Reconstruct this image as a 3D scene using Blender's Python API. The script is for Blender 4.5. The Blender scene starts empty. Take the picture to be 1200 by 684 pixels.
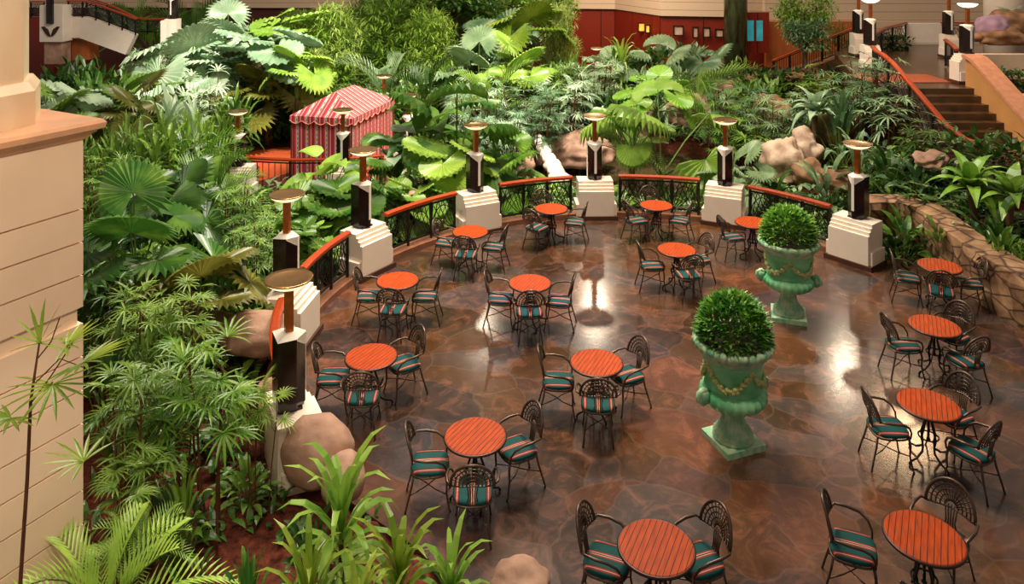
import bpy, math, random
from math import sin, cos, pi, radians as R, sqrt, atan2, hypot
from mathutils import Vector, Matrix, noise

random.seed(7)
F, HC, HOR = 890.0, 6.6, -52.0          # focal length (px at 1200 wide), eye height, horizon row
scene = bpy.context.scene
COL = scene.collection

def at(px, py, z=0.0):
    """world point whose height is z seen at a given pixel of the 1200x684 frame"""
    Y = F * (HC - z) / (py - HOR)
    return Vector(((px - 600) * Y / F, Y, z))
def zat(py, Y): return HC - (py - HOR) * Y / F
def xat(px, Y): return (px - 600) * Y / F

# ------------------------------------------------------------------ materials
def newmat(name):
    m = bpy.data.materials.new(name); m.use_nodes = True
    nt = m.node_tree; nt.nodes.clear()
    return m, nt, nt.nodes.new, nt.links.new
def srgb(h):
    h = h.lstrip('#'); c = [int(h[i:i+2], 16)/255 for i in (0, 2, 4)]
    return tuple(x/12.92 if x <= .04045 else ((x+.055)/1.055)**2.4 for x in c) + (1,)
def plain(name, col, rough=.5, metal=0, spec=.5, var=.15, scale=6, bump=0, col2=None, stretch=None, emit=0):
    m, nt, N, L = newmat(name)
    out = N('ShaderNodeOutputMaterial'); b = N('ShaderNodeBsdfPrincipled'); L(b.outputs[0], out.inputs[0])
    tc = N('ShaderNodeTexCoord'); nz = N('ShaderNodeTexNoise'); nz.inputs['Scale'].default_value = scale; nz.inputs['Detail'].default_value = 5
    if stretch:
        mp = N('ShaderNodeMapping'); mp.inputs['Scale'].default_value = stretch; L(tc.outputs['Object'], mp.inputs[0]); L(mp.outputs[0], nz.inputs['Vector'])
    else: L(tc.outputs['Object'], nz.inputs['Vector'])
    rp = N('ShaderNodeValToRGB'); rp.color_ramp.elements[0].position = .3; rp.color_ramp.elements[1].position = .7
    c = srgb(col); c2 = srgb(col2) if col2 else tuple(min(1, x*(1+var)) for x in c[:3]) + (1,)
    c1 = c if col2 else tuple(x*(1-var) for x in c[:3]) + (1,)
    rp.color_ramp.elements[0].color = c1; rp.color_ramp.elements[1].color = c2
    L(nz.outputs['Fac'], rp.inputs[0]); L(rp.outputs[0], b.inputs['Base Color'])
    b.inputs['Roughness'].default_value = rough; b.inputs['Metallic'].default_value = metal
    b.inputs['Specular IOR Level'].default_value = spec
    if emit:
        L(rp.outputs[0], b.inputs['Emission Color']); b.inputs['Emission Strength'].default_value = emit
    if bump:
        bp = N('ShaderNodeBump'); bp.inputs['Strength'].default_value = bump; bp.inputs['Distance'].default_value = .05
        L(nz.outputs['Fac'], bp.inputs['Height']); L(bp.outputs[0], b.inputs['Normal'])
    return m
def leafmat(name, ca, cb, rough=.33, trans=.28, scale=2.5, spec=.45):
    m, nt, N, L = newmat(name)
    out = N('ShaderNodeOutputMaterial'); b = N('ShaderNodeBsdfPrincipled'); t = N('ShaderNodeBsdfTranslucent'); mx = N('ShaderNodeMixShader')
    tc = N('ShaderNodeTexCoord'); nz = N('ShaderNodeTexNoise'); nz.inputs['Scale'].default_value = scale; nz.inputs['Detail'].default_value = 3
    L(tc.outputs['Object'], nz.inputs['Vector'])
    oi = N('ShaderNodeObjectInfo'); ad = N('ShaderNodeMath'); ad.operation = 'MULTIPLY_ADD'; ad.inputs[1].default_value = .35; 
    L(oi.outputs['Random'], ad.inputs[0]); 
    sb = N('ShaderNodeMath'); sb.operation = 'SUBTRACT'; sb.inputs[1].default_value = .17; L(nz.outputs['Fac'], sb.inputs[0]); L(sb.outputs[0], ad.inputs[2])
    rp = N('ShaderNodeValToRGB'); rp.color_ramp.elements[0].position = .3; rp.color_ramp.elements[1].position = .72
    rp.color_ramp.elements[0].color = srgb(ca); rp.color_ramp.elements[1].color = srgb(cb)
    L(ad.outputs[0], rp.inputs[0]); L(rp.outputs[0], b.inputs['Base Color']); L(rp.outputs[0], t.inputs['Color'])
    b.inputs['Roughness'].default_value = rough; b.inputs['Specular IOR Level'].default_value = spec
    mx.inputs[0].default_value = trans
    L(b.outputs[0], mx.inputs[1]); L(t.outputs[0], mx.inputs[2]); L(mx.outputs[0], out.inputs[0])
    return m
def slate_mat():
    m, nt, N, L = newmat('polished_flagstone')
    out = N('ShaderNodeOutputMaterial'); b = N('ShaderNodeBsdfPrincipled'); L(b.outputs[0], out.inputs[0])
    tc = N('ShaderNodeTexCoord')
    nd = N('ShaderNodeTexNoise'); nd.inputs['Scale'].default_value = 1.3; nd.inputs['Detail'].default_value = 2; L(tc.outputs['Object'], nd.inputs['Vector'])
    mixv = N('ShaderNodeMix'); mixv.data_type = 'VECTOR'; mixv.inputs[0].default_value = .3
    L(tc.outputs['Object'], mixv.inputs[4]); L(nd.outputs['Color'], mixv.inputs[5])
    v = N('ShaderNodeTexVoronoi'); v.inputs['Scale'].default_value = 1.55; L(mixv.outputs[1], v.inputs['Vector'])
    e = N('ShaderNodeTexVoronoi'); e.feature = 'DISTANCE_TO_EDGE'; e.inputs['Scale'].default_value = 1.55; L(mixv.outputs[1], e.inputs['Vector'])
    sp = N('ShaderNodeSeparateColor'); L(v.outputs['Color'], sp.inputs[0])
    rp = N('ShaderNodeValToRGB'); cr = rp.color_ramp; cr.interpolation = 'CONSTANT'
    cols = ['#2a1b14', '#504c4e', '#5e3620', '#201d1f', '#634636', '#42323c', '#50300c', '#363e47', '#6a3a22', '#2e1d0d']
    cr.elements[0].position = 0; cr.elements[0].color = srgb(cols[0]); cr.elements[1].position = .1; cr.elements[1].color = srgb(cols[1])
    for i in range(2, 10):
        el = cr.elements.new(i/10); el.color = srgb(cols[i])
    L(sp.outputs[0], rp.inputs[0])
    vb = N('ShaderNodeTexVoronoi'); vb.inputs['Scale'].default_value = .8; L(mixv.outputs[1], vb.inputs['Vector'])
    sb = N('ShaderNodeSeparateColor'); L(vb.outputs['Color'], sb.inputs[0])
    rb = N('ShaderNodeValToRGB'); cb = rb.color_ramp; cb.interpolation = 'CONSTANT'
    cb.elements[0].position = 0; cb.elements[0].color = srgb('#2e2622'); cb.elements[1].position = .2; cb.elements[1].color = srgb('#5b4034')
    for i, c_ in ((.4, '#3c3a3d'), (.6, '#704a32'), (.8, '#46342a')):
        el = cb.elements.new(i); el.color = srgb(c_)
    L(sb.outputs[1], rb.inputs[0])
    small = N('ShaderNodeMix'); small.data_type = 'RGBA'; small.inputs[0].default_value = .28; L(rp.outputs[0], small.inputs[6]); L(rb.outputs[0], small.inputs[7])
    n2 = N('ShaderNodeTexNoise'); n2.inputs['Scale'].default_value = 2.6; n2.inputs['Detail'].default_value = 9; n2.inputs['Roughness'].default_value = .68; n2.inputs['Distortion'].default_value = 1.2
    L(tc.outputs['Object'], n2.inputs['Vector'])
    r2 = N('ShaderNodeValToRGB'); r2.color_ramp.elements[0].position = .33; r2.color_ramp.elements[0].color = srgb('#1f1815'); r2.color_ramp.elements[1].position = .72; r2.color_ramp.elements[1].color = srgb('#a0634a')
    el = r2.color_ramp.elements.new(.5); el.color = srgb('#453229')
    L(n2.outputs['Fac'], r2.inputs[0])
    mc = N('ShaderNodeMix'); mc.data_type = 'RGBA'; mc.inputs[0].default_value = .42; L(small.outputs[2], mc.inputs[6]); L(r2.outputs[0], mc.inputs[7])
    n3 = N('ShaderNodeTexNoise'); n3.inputs['Scale'].default_value = .55; n3.inputs['Detail'].default_value = 3; L(tc.outputs['Object'], n3.inputs['Vector'])
    r3 = N('ShaderNodeValToRGB'); r3.color_ramp.elements[0].position = .45; r3.color_ramp.elements[0].color = (0, 0, 0, 1); r3.color_ramp.elements[1].position = .7; r3.color_ramp.elements[1].color = (.55, .55, .55, 1)
    L(n3.outputs['Fac'], r3.inputs[0])
    m3 = N('ShaderNodeMix'); m3.data_type = 'RGBA'; L(r3.outputs[0], m3.inputs[0]); L(mc.outputs[2], m3.inputs[6]); m3.inputs[7].default_value = srgb('#543511')
    je = N('ShaderNodeMapRange'); je.inputs[1].default_value = .004; je.inputs[2].default_value = .022; je.inputs[3].default_value = .3; je.inputs[4].default_value = 0; L(e.outputs['Distance'], je.inputs[0])
    mj = N('ShaderNodeMix'); mj.data_type = 'RGBA'; L(je.outputs[0], mj.inputs[0]); L(m3.outputs[2], mj.inputs[6]); mj.inputs[7].default_value = srgb('#6b5548')
    L(mj.outputs[2], b.inputs['Base Color'])
    rr = N('ShaderNodeMapRange'); rr.inputs[3].default_value = .1; rr.inputs[4].default_value = .22; L(n2.outputs['Fac'], rr.inputs[0]); L(rr.outputs[0], b.inputs['Roughness'])
    b.inputs['Specular IOR Level'].default_value = .85
    bp = N('ShaderNodeBump'); bp.inputs['Strength'].default_value = .05; bp.inputs['Distance'].default_value = .02; L(n2.outputs['Fac'], bp.inputs['Height']); L(bp.outputs[0], b.inputs['Normal'])
    return m
def stripe_mat(name, axis, freq, stops, rough=.6, offset=0., vary=.12, dots=False, zaxis=2, spec=.4):
    """stops: [(position, colour)] repeated along an object axis"""
    m, nt, N, L = newmat(name)
    out = N('ShaderNodeOutputMaterial'); b = N('ShaderNodeBsdfPrincipled'); L(b.outputs[0], out.inputs[0])
    tc = N('ShaderNodeTexCoord'); sx = N('ShaderNodeSeparateXYZ'); L(tc.outputs['Object'], sx.inputs[0])
    a = N('ShaderNodeMath'); a.operation = 'MULTIPLY_ADD'; a.inputs[1].default_value = freq; a.inputs[2].default_value = offset; L(sx.outputs[axis], a.inputs[0])
    f = N('ShaderNodeMath'); f.operation = 'FRACT'; L(a.outputs[0], f.inputs[0])
    rp = N('ShaderNodeValToRGB'); cr = rp.color_ramp; cr.interpolation = 'CONSTANT'
    cr.elements[0].position = stops[0][0]; cr.elements[0].color = srgb(stops[0][1]); cr.elements[1].position = stops[1][0]; cr.elements[1].color = srgb(stops[1][1])
    for p, c in stops[2:]:
        e = cr.elements.new(p); e.color = srgb(c)
    L(f.outputs[0], rp.inputs[0])
    nz = N('ShaderNodeTexNoise'); nz.inputs['Scale'].default_value = 4; nz.inputs['Detail'].default_value = 4; mp = N('ShaderNodeMapping')
    sc = [1, 1, 1]; sc[axis] = 9; mp.inputs['Scale'].default_value = sc; L(tc.outputs['Object'], mp.inputs[0]); L(mp.outputs[0], nz.inputs['Vector'])
    mr = N('ShaderNodeMapRange'); mr.inputs[1].default_value = .25; mr.inputs[2].default_value = .75; mr.inputs[3].default_value = 1-vary; mr.inputs[4].default_value = 1+vary; L(nz.outputs['Fac'], mr.inputs[0])
    vm = N('ShaderNodeVectorMath'); vm.operation = 'SCALE'; L(rp.outputs[0], vm.inputs[0]); L(mr.outputs[0], vm.inputs['Scale'])
    last = vm.outputs[0]
    if dots:   # dark woven motifs along the pale stripes
        za = N('ShaderNodeMath'); za.operation = 'MULTIPLY'; za.inputs[1].default_value = 6.5; L(sx.outputs[zaxis], za.inputs[0])
        zf = N('ShaderNodeMath'); zf.operation = 'FRACT'; L(za.outputs[0], zf.inputs[0])
        lt = N('ShaderNodeMath'); lt.operation = 'LESS_THAN'; lt.inputs[1].default_value = .45; L(zf.outputs[0], lt.inputs[0])
        c1 = N('ShaderNodeMath'); c1.operation = 'COMPARE'; c1.inputs[1].default_value = .56; c1.inputs[2].default_value = .035; L(f.outputs[0], c1.inputs[0])
        mu = N('ShaderNodeMath'); mu.operation = 'MULTIPLY'; L(lt.outputs[0], mu.inputs[0]); L(c1.outputs[0], mu.inputs[1])
        mx = N('ShaderNodeMix'); mx.data_type = 'RGBA'; L(mu.outputs[0], mx.inputs[0]); L(last, mx.inputs[6]); mx.inputs[7].default_value = srgb('#2a1c22'); last = mx.outputs[2]
    L(last, b.inputs['Base Color']); b.inputs['Roughness'].default_value = rough; b.inputs['Specular IOR Level'].default_value = spec
    return m

M = {}
M['slate'] = slate_mat()
M['iron'] = plain('dark_bronze_iron', '#56463a', .36, .55, .5, .35, 9)
M['black_iron'] = plain('black_iron', '#1d1a18', .45, .3, .5, .3, 9)
M['rim'] = plain('dark_table_rim', '#3a1d14', .4, .2)
M['tabletop'] = stripe_mat('orange_slatted_wood', 0, 17, [(0, '#341004'), (.12, '#a83f0e')], .5, .5, .38, spec=.15)
M['cushion'] = stripe_mat('teal_striped_cushion', 0, 2.05, [(0, '#0b4644'), (.09, '#8a3028'), (.125, '#bd8c7c'), (.145, '#8a3028'), (.175, '#2a2422'), (.195, '#0b4644'), (.43, '#8a3028'), (.465, '#c79a88'), (.485, '#2a2422'), (.515, '#c79a88'), (.535, '#8a3028'), (.57, '#0b4644'), (.805, '#2a2422'), (.825, '#8a3028'), (.855, '#bd8c7c'), (.875, '#8a3028'), (.91, '#0b4644')], .75, .5, .1, spec=.2)
M['cream'] = plain('cream_painted_plaster', '#ecdccb', .5, 0, .4, .04, 3)
M['pier'] = plain('peach_cream_stone', '#f0cfae', .55, 0, .4, .05, 2)
M['ledge'] = plain('salmon_marble', '#d9a27c', .28, 0, .5, .14, 3.5)
M['marble'] = plain('beige_veined_marble', '#d9b691', .3, 0, .5, .1, 3, 0, '#e6cba9', (1, 1, .35))
M['plinth'] = plain('dark_brown_plinth', '#4a2c1e', .4)
M['handrail'] = plain('orange_mahogany', '#9c3a17', .3, 0, .4, .3, 5, 0, None, (6, 6, 1))
M['kerb'] = plain('brown_kerb_stone', '#7a4f38', .5, 0, .5, .3, 4, .3)
M['black_gloss'] = plain('black_lacquer', '#1c1012', .16, 0, .5, .2)
M['inlay'] = plain('white_inlay', '#eee6da', .4, 0, .5, .04)
M['copper'] = plain('copper_post', '#a55a26', .35, .6, .5, .25, 9)
M['brass'] = plain('brass_dish', '#a8804f', .25, .9, .5, .15)
M['bowl'] = plain('frosted_glass_bowl', '#ffe8c0', .4, 0, .5, .03, 3, 0, None, None, 1.1)
M['bowl_bright'] = plain('lit_frosted_bowl', '#ffe9c4', .4, 0, .5, .03, 3, 0, None, None, 3.0)
M['patina'] = plain('green_patina_bronze', '#5aa47c', .45, 0, .4, .3, 7, .3, '#bccdaa')
M['drum'] = plain('bright_green_patina', '#2f9a5e', .42, 0, .4, .3, 3, .2, '#8fcf9e')
M['garland'] = plain('yellow_green_garland', '#93a35c', .5, .05, .5, .3, 20, .3, '#c3c487')
M['soil'] = plain('dark_potting_soil', '#2a1a12', .9)
M['mulch'] = plain('red_brown_mulch', '#33180f', .9, 0, .2, .3, 14, .9, '#6e3220')
M['rock'] = plain('pink_grey_rock', '#80604f', .75, 0, .3, .3, 2.2, 1.0, '#bd967e')
M['rock_pale'] = plain('pale_sandstone_rock', '#94765f', .7, 0, .3, .3, 2.6, 1.0, '#cfb49a')
M['rock_brown'] = plain('brown_stacked_rock', '#6b4a33', .75, 0, .3, .3, 2.2, .8, '#a07a58')
def stacked_rock():
    m = plain('stacked_rock', '#64452f', .75, 0, .3, .3, 3.2, .5, '#b08a66'); nt = m.node_tree; N, L = nt.nodes.new, nt.links.new
    b = [n for n in nt.nodes if n.type == 'BSDF_PRINCIPLED'][0]; base = b.inputs['Base Color'].links[0].from_socket
    tc = [n for n in nt.nodes if n.type == 'TEX_COORD'][0]; mp = N('ShaderNodeMapping'); mp.inputs['Scale'].default_value = (2.2, 2.2, 4.0); L(tc.outputs['Object'], mp.inputs[0])
    v = N('ShaderNodeTexVoronoi'); v.feature = 'DISTANCE_TO_EDGE'; v.inputs['Scale'].default_value = 1; L(mp.outputs[0], v.inputs['Vector'])
    r = N('ShaderNodeMapRange'); r.inputs[1].default_value = 0; r.inputs[2].default_value = .09; L(v.outputs['Distance'], r.inputs[0])
    x = N('ShaderNodeMix'); x.data_type = 'RGBA'; L(r.outputs[0], x.inputs[0]); x.inputs[6].default_value = srgb('#33231a'); L(base, x.inputs[7]); L(x.outputs[2], b.inputs['Base Color'])
    return m
M['stacked_rock'] = stacked_rock()
M['blue_panel'] = plain('blue_lit_panel', '#2f6fc0', .4, 0, .5, .3, 2, 0, '#6fa6d8', None, .5)
M['rock_purple'] = plain('purple_grey_rock', '#8d7083', .7, 0, .3, .3, 1.6, .6, '#b394a8')
M['rock_white'] = plain('white_wet_rock', '#cbb8aa', .35, 0, .5, .2, 3, .4, '#f2e6dc')
M['water'] = plain('brown_pond_water', '#453924', .06, 0, .6, .2, 1.5, .05)
M['siding'] = stripe_mat('cream_lap_siding', 2, 2.4, [(0, '#8f7560'), (.06, '#cdb195')], .55, 0, .05)
M['mahogany'] = stripe_mat('red_mahogany_panel', 0, .45, [(0, '#3a0f08'), (.02, '#7d2413')], .35, 0, .25)
M['orange_wood'] = plain('orange_wood_panel', '#a85a2c', .4, 0, .5, .2, 3, 0, None, (1, 1, .2))
M['dark_wall'] = plain('dark_recess_wall', '#4a2016', .6)
M['teal_panel'] = plain('teal_lit_panel', '#2f8f98', .4, 0, .5, .2, 3, 0, None, None, .5)
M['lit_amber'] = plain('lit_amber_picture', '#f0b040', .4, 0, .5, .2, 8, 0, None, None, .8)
M['poster'] = plain('pale_poster', '#c8a890', .5, 0, .5, .2, 8)
M['deck'] = plain('red_brown_deck', '#b5502c', .5, 0, .4, .2, 4, 0, None, (8, 1, 1))
M['tile'] = plain('brown_stair_tile', '#4f3824', .25, 0, .5, .4, 3)
M['tile_red'] = plain('brick_red_tile', '#a04a2a', .35, 0, .5, .2, 5)
M['brickcap'] = plain('pink_brick_coping', '#c88a68', .55, 0, .4, .15, 6)
M['tan_wall'] = plain('tan_stair_wall', '#c98f55', .55, 0, .4, .08, 2)
M['dark_column'] = plain('dark_mottled_column', '#2a1d18', .15, 0, .6, .4, 5, 0, '#4a5030', (1, 1, .3))
ST = [(0, '#b42a3a'), (.2, '#7d1626'), (.26, '#cf5a62'), (.42, '#d8c6b4'), (.51, '#cdb8a6'), (.66, '#80504e'), (.72, '#bf3a46'), (.9, '#dca69c')]
M['tent_x'] = stripe_mat('tent_stripes_short', 0, 2.9, ST, .75, 0, .1, True)
M['tent_y'] = stripe_mat('tent_stripes_long', 1, 3.6, ST, .75, 0, .1, True)
M['tent_trim'] = plain('pink_valance_trim', '#d8806e', .7, 0, .3, .12)
M['stem_brown'] = plain('brown_cane', '#5a3520', .6, 0, .3, .3, 8)
M['stem_green'] = plain('green_petiole', '#56702a', .5, 0, .4, .25, 6)
M['trunk'] = plain('tree_bark', '#5d4330', .8, 0, .3, .3, 10, .5)
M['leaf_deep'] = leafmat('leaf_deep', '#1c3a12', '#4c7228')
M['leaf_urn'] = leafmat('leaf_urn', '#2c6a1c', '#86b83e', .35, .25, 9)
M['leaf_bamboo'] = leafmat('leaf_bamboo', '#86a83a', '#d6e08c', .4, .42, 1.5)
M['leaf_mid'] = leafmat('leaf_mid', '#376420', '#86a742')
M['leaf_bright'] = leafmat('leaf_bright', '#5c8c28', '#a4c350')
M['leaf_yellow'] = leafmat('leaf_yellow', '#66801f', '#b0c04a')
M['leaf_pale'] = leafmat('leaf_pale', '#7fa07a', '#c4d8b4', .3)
M['leaf_olive'] = leafmat('leaf_olive', '#5a5c20', '#8e8a3a')
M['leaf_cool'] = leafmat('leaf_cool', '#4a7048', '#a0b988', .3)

# ------------------------------------------------------------------ mesh builder
class MB:
    def __init__(s): s.v = []; s.f = []; s.m = []; s.mi = 0
    def add(s, vs, fs):
        n = len(s.v); s.v.extend([tuple(p) for p in vs]); s.f.extend([tuple(i+n for i in f) for f in fs]); s.m.extend([s.mi]*len(fs)); return s
    def box(s, c, d, rz=0, taper=1.0):
        x, y, z = d[0]/2, d[1]/2, d[2]/2; vs = []
        for k, (sx, sy, sz) in enumerate([(-1,-1,-1),(1,-1,-1),(1,1,-1),(-1,1,-1),(-1,-1,1),(1,-1,1),(1,1,1),(-1,1,1)]):
            t = taper if sz > 0 else 1; px, py = sx*x*t, sy*y*t
            vs.append((c[0]+px*cos(rz)-py*sin(rz), c[1]+px*sin(rz)+py*cos(rz), c[2]+sz*z))
        return s.add(vs, [(3,2,1,0),(4,5,6,7),(0,1,5,4),(1,2,6,5),(2,3,7,6),(3,0,4,7)])
    def prism(s, poly, z0, z1, scale1=1.0):
        n = len(poly); cx = sum(p[0] for p in poly)/n; cy = sum(p[1] for p in poly)/n
        vs = [(p[0], p[1], z0) for p in poly] + [(cx+(p[0]-cx)*scale1, cy+(p[1]-cy)*scale1, z1) for p in poly]
        return s.add(vs, [tuple(range(n))[::-1], tuple(range(n, 2*n))] + [(i, (i+1) % n, n+(i+1) % n, n+i) for i in range(n)])
    def lathe(s, prof, n=24, c=(0, 0, 0), mod=None, sx=1, sy=1):
        vs = []
        for j, (r, z) in enumerate(prof):
            for i in range(n):
                a = 2*pi*i/n; q = r*(mod(j, a) if mod else 1); vs.append((c[0]+q*cos(a)*sx, c[1]+q*sin(a)*sy, c[2]+z))
        fs = [(j*n+i, j*n+(i+1) % n, (j+1)*n+(i+1) % n, (j+1)*n+i) for j in range(len(prof)-1) for i in range(n)]
        fs += [tuple(range(n))[::-1], tuple(range((len(prof)-1)*n, len(prof)*n))]
        return s.add(vs, fs)
    def tube(s, pts, r, n=6, closed=False):
        pts = [Vector(p) for p in pts]; k = len(pts); rs = r if isinstance(r, (list, tuple)) else [r]*k; vs = []
        ref = None
        for i, p in enumerate(pts):
            if closed: t = pts[(i+1) % k]-pts[i-1]
            else: t = pts[min(i+1, k-1)]-pts[max(i-1, 0)]
            t = t.normalized() if t.length > 1e-9 else Vector((0, 0, 1))
            if ref is None: ref = Vector((0, 0, 1)) if abs(t.z) < .9 else Vector((1, 0, 0))
            u = ref-t*ref.dot(t)
            if u.length < 1e-6: u = t.orthogonal()
            u.normalize(); w = t.cross(u); ref = u
            for j in range(n):
                a = 2*pi*j/n; vs.append(p+u*cos(a)*rs[i]+w*sin(a)*rs[i])
        fs = []
        for i in range(k if closed else k-1):
            o, q = i*n, ((i+1) % k)*n
            fs += [(o+j, o+(j+1) % n, q+(j+1) % n, q+j) for j in range(n)]
        if not closed: fs += [tuple(range(n))[::-1], tuple(range((k-1)*n, k*n))]
        return s.add(vs, fs)
    def sweep(s, pts, prof, closed=False):
        """prof: (side, up) outline carried along a path, up stays vertical"""
        pts = [Vector(p) for p in pts]; k = len(pts); n = len(prof); vs = []
        for i, p in enumerate(pts):
            t = (pts[(i+1) % k]-pts[i-1]) if closed else pts[min(i+1, k-1)]-pts[max(i-1, 0)]
            t.z = 0; t.normalize(); sd = Vector((t.y, -t.x, 0))
            vs += [p+sd*a+Vector((0, 0, b)) for a, b in prof]
        fs = []
        for i in range(k if closed else k-1):
            o, q = i*n, ((i+1) % k)*n
            fs += [(o+j, q+j, q+(j+1) % n, o+(j+1) % n) for j in range(n)]
        if not closed: fs += [tuple(range(n)), tuple(range((k-1)*n, k*n))[::-1]]
        return s.add(vs, fs)
    def strap(s, base, az, el, ln, w, droop=.6, n=4, fold=.18, twist=0.):
        """arching strap leaf with a folded midrib"""
        p = Vector(base); sd0 = Vector((-sin(az), cos(az), 0)); vs = []; e = el
        for i in range(n+1):
            t = i/n; d = Vector((cos(az)*cos(e), sin(az)*cos(e), sin(e)))
            up = Vector((-cos(az)*sin(e), -sin(az)*sin(e), cos(e)))
            sd = sd0*cos(twist)+up*sin(twist)
            ww = w*.5*(sin(pi*min(1, .12+.88*t))**.7 if t < 1 else .02)
            vs += [p-sd*ww+up*fold*ww, p, p+sd*ww+up*fold*ww]
            p = p+d*ln/n; e -= droop/n*(.5+t)
        return s.add(vs, [q for i in range(n) for q in ((i*3, i*3+1, i*3+4, i*3+3), (i*3+1, i*3+2, i*3+5, i*3+4))])
    def oval(s, base, az, el, ln, w, droop=.5, n=4, roll=0., heart=0.):
        """broad leaf blade, heart-shaped when asked"""
        p = Vector(base); sd0 = Vector((-sin(az), cos(az), 0)); vs = []; e = el
        for i in range(n+1):
            t = i/n; d = Vector((cos(az)*cos(e), sin(az)*cos(e), sin(e))); up = Vector((-cos(az)*sin(e), -sin(az)*sin(e), cos(e)))
            sd = sd0*cos(roll)+up*sin(roll)
            ww = w*.5*(max(0.02, sin(pi*(.1+.9*t)**(.75-.2*heart))))
            if t == 1: ww = .004
            vs += [p-sd*ww+up*.22*ww, p, p+sd*ww+up*.22*ww]
            p = p+d*ln/n; e -= droop/n
        return s.add(vs, [q for i in range(n) for q in ((i*3, i*3+1, i*3+4, i*3+3), (i*3+1, i*3+2, i*3+5, i*3+4))])
    def fan(s, c, az, tilt, rad, nseg=24, span=5.4, split=.22, roll=0., cup=.12, droop=.15):
        """round pleated fan-palm blade: hub at c, opening along azimuth az, tilt = pitch of the blade"""
        fw = Vector((cos(az)*cos(tilt), sin(az)*cos(tilt), sin(tilt))); sd = Vector((-sin(az), cos(az), 0)); up = fw.cross(sd)
        sd, up = sd*cos(roll)+up*sin(roll), up*cos(roll)-sd*sin(roll)
        c = Vector(c); vs = [c]
        def P(a, r, h): 
            rr = r*rad; return c+fw*cos(a)*rr+sd*sin(a)*rr+up*(h*rad)
        k = 2*nseg+1; rin = 1-split
        for q, rr in ((0, .5), (1, rin)):
            for i in range(k):
                a = -span/2+span*i/(k-1); h = (cup*rr*rr*1.2-droop*rr**3)+(.045*rr if i % 2 else -.02*rr)
                vs.append(P(a, rr*(1-.12*abs(a)/pi), h))
        for i in range(nseg):
            a = -span/2+span*(2*i+1)/(k-1); vs.append(P(a, 1-.12*abs(a)/pi+random.uniform(-.03, .03), cup*1.2-droop*1.5))
        fs = [(0, 1+i, 2+i) for i in range(k-1)] + [(1+i, 1+k+i, 2+k+i, 2+i) for i in range(k-1)]
        fs += [(1+k+2*i, 1+2*k+i, 1+k+2*i+1) for i in range(nseg)] + [(1+k+2*i+1, 1+2*k+i, 1+k+2*i+2) for i in range(nseg)]
        return s.add(vs, fs)
    def blob(s, c, d, seed=0, amp=.18, sub=2, freq=1.2, flat=0.):
        """weathered boulder"""
        import bmesh
        bm = bmesh.new(); bmesh.ops.create_icosphere(bm, subdivisions=sub+2 if sub > 1 else sub+1, radius=1); vs = []
        for v in bm.verts:
            p = v.co.normalized(); nn = noise.noise(p*freq+Vector((seed*3.7, seed*1.3, seed)))+.5*noise.noise(p*freq*2.3+Vector((seed, 9, 2)))
            q = p*(1+amp*2*nn); q = q*(1+amp*.35*noise.noise(p*freq*5+Vector((seed, 2, 7))))
            vs.append((c[0]+q.x*d[0], c[1]+q.y*d[1], c[2]+max(q.z, -.6)*d[2]))
        fs = [tuple(v.index for v in f.verts) for f in bm.faces]; bm.free()
        return s.add(vs, fs)
    def build(s, name, mats, parent=None, smooth=False, loc=None):
        me = bpy.data.meshes.new(name); me.from_pydata(s.v, [], s.f)
        for m in (mats if isinstance(mats, (list, tuple)) else [mats]): me.materials.append(M[m] if isinstance(m, str) else m)
        if any(s.m): me.polygons.foreach_set('material_index', s.m)
        if smooth: me.polygons.foreach_set('use_smooth', [True]*len(s.f))
        me.update()
        o = bpy.data.objects.new(name, me); COL.objects.link(o)
        if parent: o.parent = parent
        if loc: o.location = loc
        return o

def tag(o, label=None, cat=None, group=None, kind=None):
    for k, v in (('label', label), ('category', cat), ('group', group), ('kind', kind)):
        if v: o[k] = v
        elif k in o.keys(): del o[k]
    return o
def thing(name, label, cat, loc=(0, 0, 0), rz=0, group=None):
    o = bpy.data.objects.new(name, None); COL.objects.link(o); o.location = loc; o.rotation_euler = (0, 0, rz); o.empty_display_size = .1
    return tag(o, label, cat, group)
def copy_tree(root):
    r = root.copy(); COL.objects.link(r)
    for ch in root.children:
        c = ch.copy(); COL.objects.link(c); c.parent = r
        for g in ch.children:
            d = g.copy(); COL.objects.link(d); d.parent = c
    return r
def struct(o, label=None):
    o['kind'] = 'structure'
    if label: o['label'] = label
    return o
used = set()
def inst(proto, label, cat, loc, rz=0, group=None, scale=None):
    """the first use moves the built thing itself, later ones copy it"""
    if proto.name in used: o = copy_tree(proto)
    else: used.add(proto.name); o = proto
    o.location = loc; o.rotation_euler = (0, 0, rz)
    o.scale = scale or (1, 1, 1)
    return tag(o, label, cat, group)

# ------------------------------------------------------------------ terrace outline and ground
CX, CY = 2.3, 12.3
def pol(v): return atan2(v[1]-CY, v[0]-CX), hypot(v[0]-CX, v[1]-CY)
PED_PIX = [(372, 550), (360, 402), (440, 321), (565, 274), (699, 257), (847, 265), (995, 309)]
PEDS = []
for px, py in PED_PIX:
    p = at(px, py); a, r = pol(p)
    if a < -.5: a += 2*pi
    PEDS.append((a, r+.28))
def rad_at(a):
    ks = sorted(PEDS)
    if a <= ks[0][0]: return ks[0][1]
    if a >= ks[-1][0]: return ks[-1][1]
    for (a0, r0), (a1, r1) in zip(ks, ks[1:]):
        if a0 <= a <= a1:
            t = (a-a0)/(a1-a0); return r0+(r1-r0)*t
def ring(a, off=0): r = rad_at(a)+off; return Vector((CX+r*cos(a), CY+r*sin(a), 0))
aG, aA = min(PEDS)[0], max(PEDS)[0]
TER = [ring(aG+(aA-aG)*i/40, .12) for i in range(41)]
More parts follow.
